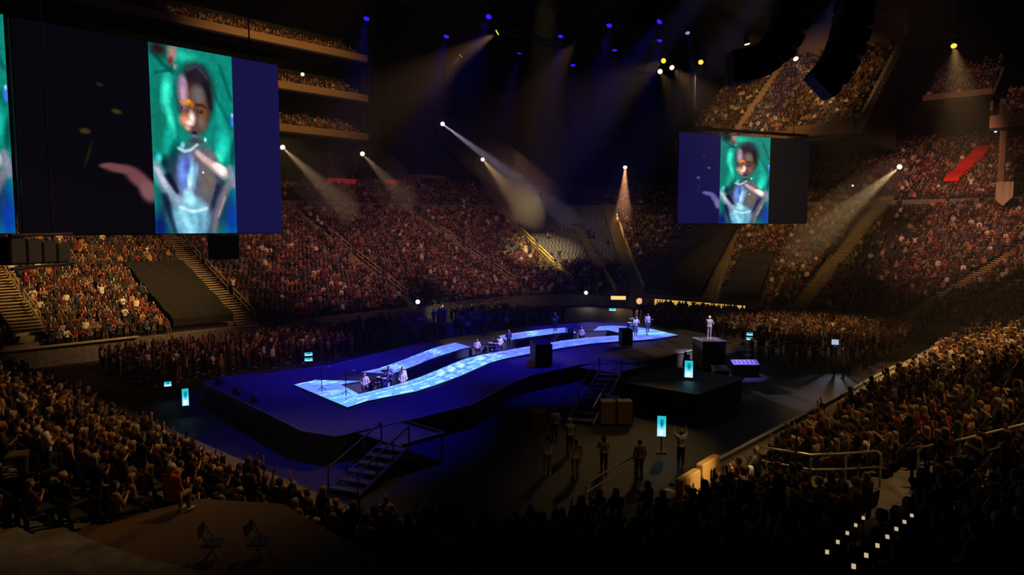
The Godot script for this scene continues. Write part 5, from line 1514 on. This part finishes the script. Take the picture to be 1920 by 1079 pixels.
func build_people():
	# seats and spectators of the grandstands
	var seats := {}
	for side in ["far_side", "far_corner", "far_end", "near_side", "near_corner", "near_end"]:
		var rows := row_list(side)
		for r in rows.size():
			var d: float = rows[r][0]
			var y: float = rows[r][1]
			var list := side_path(side, d + 0.55, 0.56)
			for i in list.size():
				var p: Vector2 = list[i][0]
				var nrm: Vector2 = list[i][1]
				if in_aisle(p): continue
				if p.length() < (14.8 if p.x < 11.5 else 12.3) and side != "near_end": continue
				if side == "near_corner" and p.x < 9.9 and p.y > -18.9 and p.y < -12.0: continue
				if side in ["near_side", "near_corner"] and p.x > 14 and p.x < 22.2 and absf(p.y + 4.6) < 0.7: continue
				var yaw := atan2(-nrm.x, -nrm.y)
				if lit_odds(side, p, d) < 0.0: continue
				if not seats.has(side): seats[side] = []
				seats[side].append(Transform3D(Basis(Vector3.UP, yaw), Vector3(p.x, y, p.y)))
				var odds := lit_odds(side, p, d)
				slots.append([Vector3(p.x, y, p.y), yaw, side, r, i, odds])
	# rows of people standing on the floor round the stage
	for zone in [[Vector2(19.5, -61.5), Vector2(70, -50.0), 0.75, "far"], [Vector2(66, -46.0), Vector2(81.5, -16.0), 0.85, "right"], [Vector2(49, -25.5), Vector2(66, -15.2), 0.35, "right"], [Vector2(24, -20.0), Vector2(34, -15.0), 0.3, "near"]]:
		var nx := int((zone[1].x - zone[0].x) / 0.8)
		var nz := int((zone[1].y - zone[0].y) / 0.8)
		for a in nx:
			for b in nz:
				var p := Vector2(zone[0].x + (a + 0.5) * 0.8 + rng.randf_range(-0.2, 0.2), zone[0].y + (b + 0.5) * 0.8 + rng.randf_range(-0.2, 0.2))
				if p.x > 66 and p.x < 72 and p.y < -40: continue
				if Rect2(47.6, -58.4, 7.8, 4.2).has_point(p): continue
				if zone[3] == "far" and p.x > 40 and rng.randf() < 0.45: continue
				if Vector2(p.x - 50.6, p.y + 25.1).length() < 2.2 or Vector2(p.x - 57, p.y + 17.5).length() < 1.6 or Vector2(p.x - 54.2, p.y + 20.7).length() < 1.2 or Vector2(p.x - 57.3, p.y + 62.2).length() < 1.0 or Vector2(p.x - 25.6, p.y + 17.6).length() < 2.4 or Vector2(p.x - 27.5, p.y + 21).length() < 1.6 or Vector2(p.x - 54.3, p.y + 63.2).length() < 0.9 or Vector2(p.x - 31.5, p.y + 23).length() < 2.0 or Rect2(36.3, -24.8, 7.2, 6.2).has_point(p) or Vector2(p.x - 51.5, p.y + 23.2).length() < 5.0 or Vector2(p.x - 64.8, p.y + 27.8).length() < 1.3 or Vector2(p.x - 31.3, p.y + 18.5).length() < 3.4: continue
				slots.append([Vector3(p.x, 0, p.y), atan2(43 - p.x, -37 - p.y), "floor_" + zone[3], b, a, zone[2]])
	stadium_seats(seats)
	# who sits where
	var eye := Vector3(0, 11, 0)
	var fwd := Vector3(0.74234, -0.08488, -0.66462).normalized()
	var right := fwd.cross(Vector3.UP).normalized()
	var up := right.cross(fwd)
	var near := []
	var crowd := {}
	for s in slots:
		if rng.randf() > s[5]: continue
		var standing: bool = s[2].begins_with("floor") or rng.randf() < 0.22
		var k: int = ([3, 4, 4, 5] if standing else [0, 0, 1, 1, 2])[rng.randi() % (4 if standing else 5)]
		if s[2] in ["near_end", "near_corner", "near_side"] and k >= 3 and s[0].length() < 16: k = 0
		var who := {"k": k, "skin": rng.randi() % 5, "hair": rng.randi() % 5, "long": rng.randf() < 0.45, "top": TOP_ODDS[rng.randi() % TOP_ODDS.size()], "legs": rng.randi() % 4, "size": rng.randf_range(0.92, 1.06), "turn": rng.randf_range(-0.3, 0.3)}
		var rel: Vector3 = s[0] + Vector3(0, 0.9, 0) - eye
		var z := rel.dot(fwd)
		var px := 960 + 1350 * rel.dot(right) / maxf(z, 0.1)
		var py := 540 - 1350 * rel.dot(up) / maxf(z, 0.1)
		if z > 1 and px > -30 and px < 1950 and py > -30 and py < 1110 and z < 45.0:
			near.append([z, s, who])
		else:
			if z < 1 or px < -400 or px > 2300: continue
			if not crowd.has(s[2]): crowd[s[2]] = []
			crowd[s[2]].append([s, who])
	near.sort_custom(func(a, b): return a[0] < b[0])
	for i in near.size():
		var s: Array = near[i][1]
		var w: Dictionary = near[i][2]
		if i < 262:
			var place: String = {"near_end": "lower left stand", "near_corner": "bottom corner stand", "near_side": "right stand", "floor_near": "near floor", "floor_right": "right floor", "floor_far": "far floor", "far_side": "far side stand"}.get(s[2], "stand")
			var lab := "%s %s top, %s %s hair, %s row of %s, %s along" % ["seated person," if w.k < 3 else "standing person,", TOPS[w.top][1], "long" if w.long else "short", HAIRS[w.hair][1], ordinal(s[3]), place, ordinal(s[4])]
			person_node(lab, s[0] + Vector3(0, 0.01, 0), s[1] + w.turn, POSES[w.k], SKINS[w.skin], HAIRS[w.hair][0], w.long, TOPS[w.top][0], LEGS[w.legs], "spectators in the " + place, w.size)
		else:
			if not crowd.has(s[2]): crowd[s[2]] = []
			crowd[s[2]].append([s, w])
	var far_sets := []
	for k in POSES: far_sets.append(build_pose(k, false))
	var names := {"far_side": "crowd filling the long far side grandstand on the left", "far_corner": "crowd in the far corner beside the bare seats", "far_end": "crowd in the far end grandstand on the right", "near_side": "crowd in the near side stand at right, behind the nearest people", "near_corner": "crowd in the dark near corner at the bottom", "near_end": "crowd in the lower left stand beyond the nearest people", "balcony": "people on the three stacked balconies at upper left", "upper_deck": "people packed in the upper decks at upper right", "floor_far": "people on the floor behind the stage", "floor_right": "people on the floor at the right end of the stage", "floor_near": "people on the floor in front of the stage"}
	for side in crowd:
		var o := thing("crowd", names[side], "crowd", Vector3.ZERO, 0.0, "", "stuff")
		for k in POSES.size():
			var layers := {"body": [[], []], "short": [[], []], "long": [[], []], "top": [[], []], "trousers": [[], []]}
			for e in crowd[side]:
				var w: Dictionary = e[1]
				if w.k != k: continue
				var t := Transform3D(Basis(Vector3.UP, e[0][1] + w.turn).scaled(Vector3.ONE * w.size), e[0][0] + Vector3(0, 0.01, 0))
				for l in [["body", SKINS[w.skin]], ["long" if w.long else "short", HAIRS[w.hair][0]], ["top", TOPS[w.top][0]], ["trousers", LEGS[w.legs]]]:
					layers[l[0]][0].append(t)
					layers[l[0]][1].append(l[1].srgb_to_linear())
			for l in layers:
				copies({"body": "bodies", "short": "short_hair", "long": "long_hair", "top": "tops", "trousers": "trousers"}[l], far_sets[k][l], layers[l][0], layers[l][1], o)
	performers()

var copy_mat: StandardMaterial3D
func copies(called: String, mesh: Mesh, where: Array, colors: Array, parent: Node):
	if where.is_empty(): return
	if copy_mat == null:
		copy_mat = StandardMaterial3D.new()
		copy_mat.resource_name = "cloth_and_skin"
		copy_mat.vertex_color_use_as_albedo = true
		copy_mat.roughness = 0.8
	var mm := MultiMesh.new()
	mm.transform_format = MultiMesh.TRANSFORM_3D
	mm.use_colors = true
	mm.mesh = mesh
	mm.instance_count = where.size()
	for i in where.size():
		mm.set_instance_transform(i, where[i])
		mm.set_instance_color(i, colors[i])
	var o := MultiMeshInstance3D.new()
	o.name = called
	o.multimesh = mm
	o.material_override = copy_mat
	o.set_meta("kind", "stuff")
	parent.add_child(o, true)

func stadium_seats(seats: Dictionary):
	var k := MB.new()
	k.box(Vector3(0, 0.42, 0.0), Vector3(0.46, 0.06, 0.42), Basis.IDENTITY, 0.015)
	k.box(Vector3(0, 0.66, -0.24), Vector3(0.46, 0.46, 0.05), Basis(Vector3.RIGHT, -0.12), 0.015)
	k.box(Vector3(0, 0.2, -0.12), Vector3(0.06, 0.4, 0.1))
	var m := k.done()
	for side in seats:
		var o := thing("stadium_seats", "rows of folding seats in the %s" % {"far_side": "long far side grandstand", "far_corner": "far corner, bare and grey", "far_end": "far end grandstand", "near_side": "right stand", "near_corner": "dark near corner", "near_end": "lower left stand"}[side], "seats", Vector3.ZERO, 0.0, "", "stuff")
		var c := []
		for t in seats[side]:
			var v := rng2.randf_range(0.9, 1.1)
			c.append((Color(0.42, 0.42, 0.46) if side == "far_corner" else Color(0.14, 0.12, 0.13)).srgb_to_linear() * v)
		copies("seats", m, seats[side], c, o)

func performers():
	var white := Color(0.85, 0.84, 0.86)
	var sk: Color = SKINS[2]
	var dk := Color(0.14, 0.1, 0.08)
	var list := [
		["singer in a grey suit standing on a black riser near the keyboards", Vector3(50.6, 2.4, -25.1), "stand_mic", Color(0.5, 0.5, 0.55), Color(0.4, 0.4, 0.46), Color(0.75, 0.7, 0.65), false],
		["white shirted musician seated at the left end of the loop, left of the drums", Vector3(26.7, 0.56, -36.2), "sit_play", white, Color(0.3, 0.3, 0.5), dk, false],
		["pale shirted musician seated right of the left end drums", Vector3(28.9, 0.56, -35.2), "sit_play", white, Color(0.4, 0.4, 0.6), dk, false],
		["musician in blue seated behind the left end drums", Vector3(29.0, 0.56, -36.7), "sit_clap", Color(0.2, 0.25, 0.6), Color(0.2, 0.2, 0.3), dk, true],
		["pale shirted musician with fair hair, rightmost of the left end group", Vector3(29.5, 0.56, -35.9), "sit_lap", white, Color(0.2, 0.2, 0.3), Color(0.7, 0.6, 0.45), true],
		["white shirted musician seated left of the drums on the back of the loop", Vector3(41.0, 0.56, -40.5), "sit_play", white, Color(0.2, 0.2, 0.3), dk, false],
		["white shirted musician seated right of the drums on the back of the loop", Vector3(43.5, 0.56, -40.3), "sit_play", white, Color(0.3, 0.3, 0.4), dk, false],
		["musician in navy beside the white shirted one on the back of the loop", Vector3(44.6, 0.56, -40.3), "stand_down", Color(0.15, 0.17, 0.4), Color(0.1, 0.1, 0.2), dk, true],
		["musician with pale cap standing at the dark blue piano", Vector3(52.4, 1.21, -41.5), "stand_mic", Color(0.2, 0.2, 0.5), Color(0.15, 0.15, 0.3), white, false],
		["musician seated at the piano on the far part of the stage", Vector3(52.3, 0.56, -38.4), "sit_play", Color(0.6, 0.6, 0.75), Color(0.2, 0.2, 0.3), dk, false],
		["pale shirted musician standing at the right end of the loop, left of two", Vector3(54.9, 1.21, -34.3), "stand_mic", white, Color(0.5, 0.5, 0.6), dk, false],
		["musician in white standing at the right end of the loop, right of two", Vector3(57.4, 1.21, -34.6), "stand_down", Color(0.8, 0.8, 0.85), Color(0.3, 0.3, 0.5), dk, true],
		["camera operator in black beside the bright white lamp in the right floor crowd", Vector3(57.2, 0, -17.3), "stand_clap", Color(0.08, 0.08, 0.09), Color(0.08, 0.08, 0.1), dk, false],
		["person in a red shirt seated by the keyboards right of the stage", Vector3(54.2, 0, -20.7), "sit_clap", Color(0.75, 0.08, 0.12), Color(0.3, 0.25, 0.2), dk, false],
		["crew member in a pale tan shirt standing at the bottom middle, back to the camera", Vector3(24.6, 0, -18.3), "stand_down", Color(0.72, 0.6, 0.42), Color(0.4, 0.34, 0.24), dk, false],
		["crew member in a white shirt and red skirt right of the tan shirted one", Vector3(26.0, 0, -17.8), "stand_clap", Color(0.82, 0.76, 0.7), Color(0.5, 0.08, 0.08), Color(0.5, 0.36, 0.2), true],
		["crew member in tan standing alone right of the red skirted one", Vector3(26.4, 0, -16.2), "stand_down", Color(0.75, 0.55, 0.35), Color(0.6, 0.42, 0.26), dk, false],
		["crew member in grey leaning by the brown case below the stage stair", Vector3(27.2, 0, -20.6), "stand_clap", Color(0.55, 0.5, 0.5), Color(0.2, 0.2, 0.25), Color(0.6, 0.58, 0.55), false],
		["crew member in violet grey left of the brown flight case", Vector3(28.3, 0, -22.4), "stand_down", Color(0.4, 0.36, 0.5), Color(0.2, 0.2, 0.25), dk, false],
		["man with tan jacket back turned, standing beside the small white far side lamp", Vector3(57.3, 0, -62.2), "stand_down", Color(0.72, 0.55, 0.4), Color(0.5, 0.4, 0.3), Color(0.5, 0.36, 0.25), false],
		["white haired man in a red orange shirt seated at the brown landing", Vector3(7.4, 3.72, -18.0), "sit_lap", Color(0.85, 0.3, 0.16), Color(0.6, 0.5, 0.4), Color(0.85, 0.8, 0.72), false],
		["blond long haired spectator in front of the right guard rail", Vector3(21.6, 3.9, -3.9), "stand_down", Color(0.3, 0.16, 0.08), Color(0.2, 0.2, 0.25), Color(0.8, 0.55, 0.22), true]]
	var face := [Vector3(60, 0, -24), Vector3(24, 0, -30)]
	for p in list:
		var to := Vector3(40, 0, -37)
		if p[0].begins_with("singer"): to = Vector3(75, 0, -36)
		elif p[2].begins_with("sit_play") or p[0].begins_with("pale") or p[0].begins_with("musician"): to = Vector3(p[1].x - 8, 0, p[1].z + 14)
		person_node(p[0], p[1] + Vector3(0, 0.01, 0), atan2(to.x - p[1].x, to.z - p[1].z), p[2], sk, p[5], p[6], p[3], p[4])
		if p[2].begins_with("sit") and p[1].x > 20:
			var st := thing("stool", "plain black stool under the %s" % " ".join(p[0].split(" ").slice(0, 10)), "stool", p[1], 0.0)
			tube_part("seat", Vector3(0, 0.36, -0.02), Vector3(0, 0.41, -0.02), 0.17, mat(Color(0.06, 0.06, 0.06)), st, -1, 12)
			tube_part("leg", Vector3(0, 0.0, -0.02), Vector3(0, 0.36, -0.02), 0.04, mat(Color(0.3, 0.3, 0.3), 0.4, 0.5), st)
			tube_part("foot", Vector3(0, 0.0, -0.02), Vector3(0, 0.03, -0.02), 0.18, mat(Color(0.1, 0.1, 0.1)), st, -1, 12)
	# the camera on its tripod beside the operator
	var c := thing("video_camera", "video camera on a tripod with a bright white lamp, in the right floor crowd", "camera", Vector3(57.9, 0, -18.2), face_camera(Vector3(57.9, 0, -18.2)))
	var black := mat(Color(0.04, 0.04, 0.05), 0.5)
	for i in 3:
		var v := Vector3.FORWARD.rotated(Vector3.UP, TAU * i / 3) * 0.5
		tube_part("tripod_leg", Vector3(0, 1.5, 0), v, 0.03, mat(Color(0.5, 0.55, 0.6), 0.4, 0.4), c)
	box_part("camera_body", Vector3(0, 1.7, 0), Vector3(0.25, 0.32, 0.7), black, c, 0.03)
	tube_part("lens_barrel", Vector3(0, 1.7, 0.35), Vector3(0, 1.7, 0.65), 0.1, black, c, -1, 12)
	box_part("lamp_face", Vector3(0, 2.05, 0.1), Vector3(0.5, 0.4, 0.1), glow(Color(0.75, 0.8, 0.95), 0.8), c, 0.03)
	tube_part("lamp_arm", Vector3(0, 1.85, 0.05), Vector3(0, 2.0, 0.05), 0.03, black, c)
	spot("camera_lamp_light", Vector3(57.6, 2.05, -17.9), Vector3(48, 1, -14), Color(0.85, 0.9, 1), 3.0, 45.0, 0.2, self)
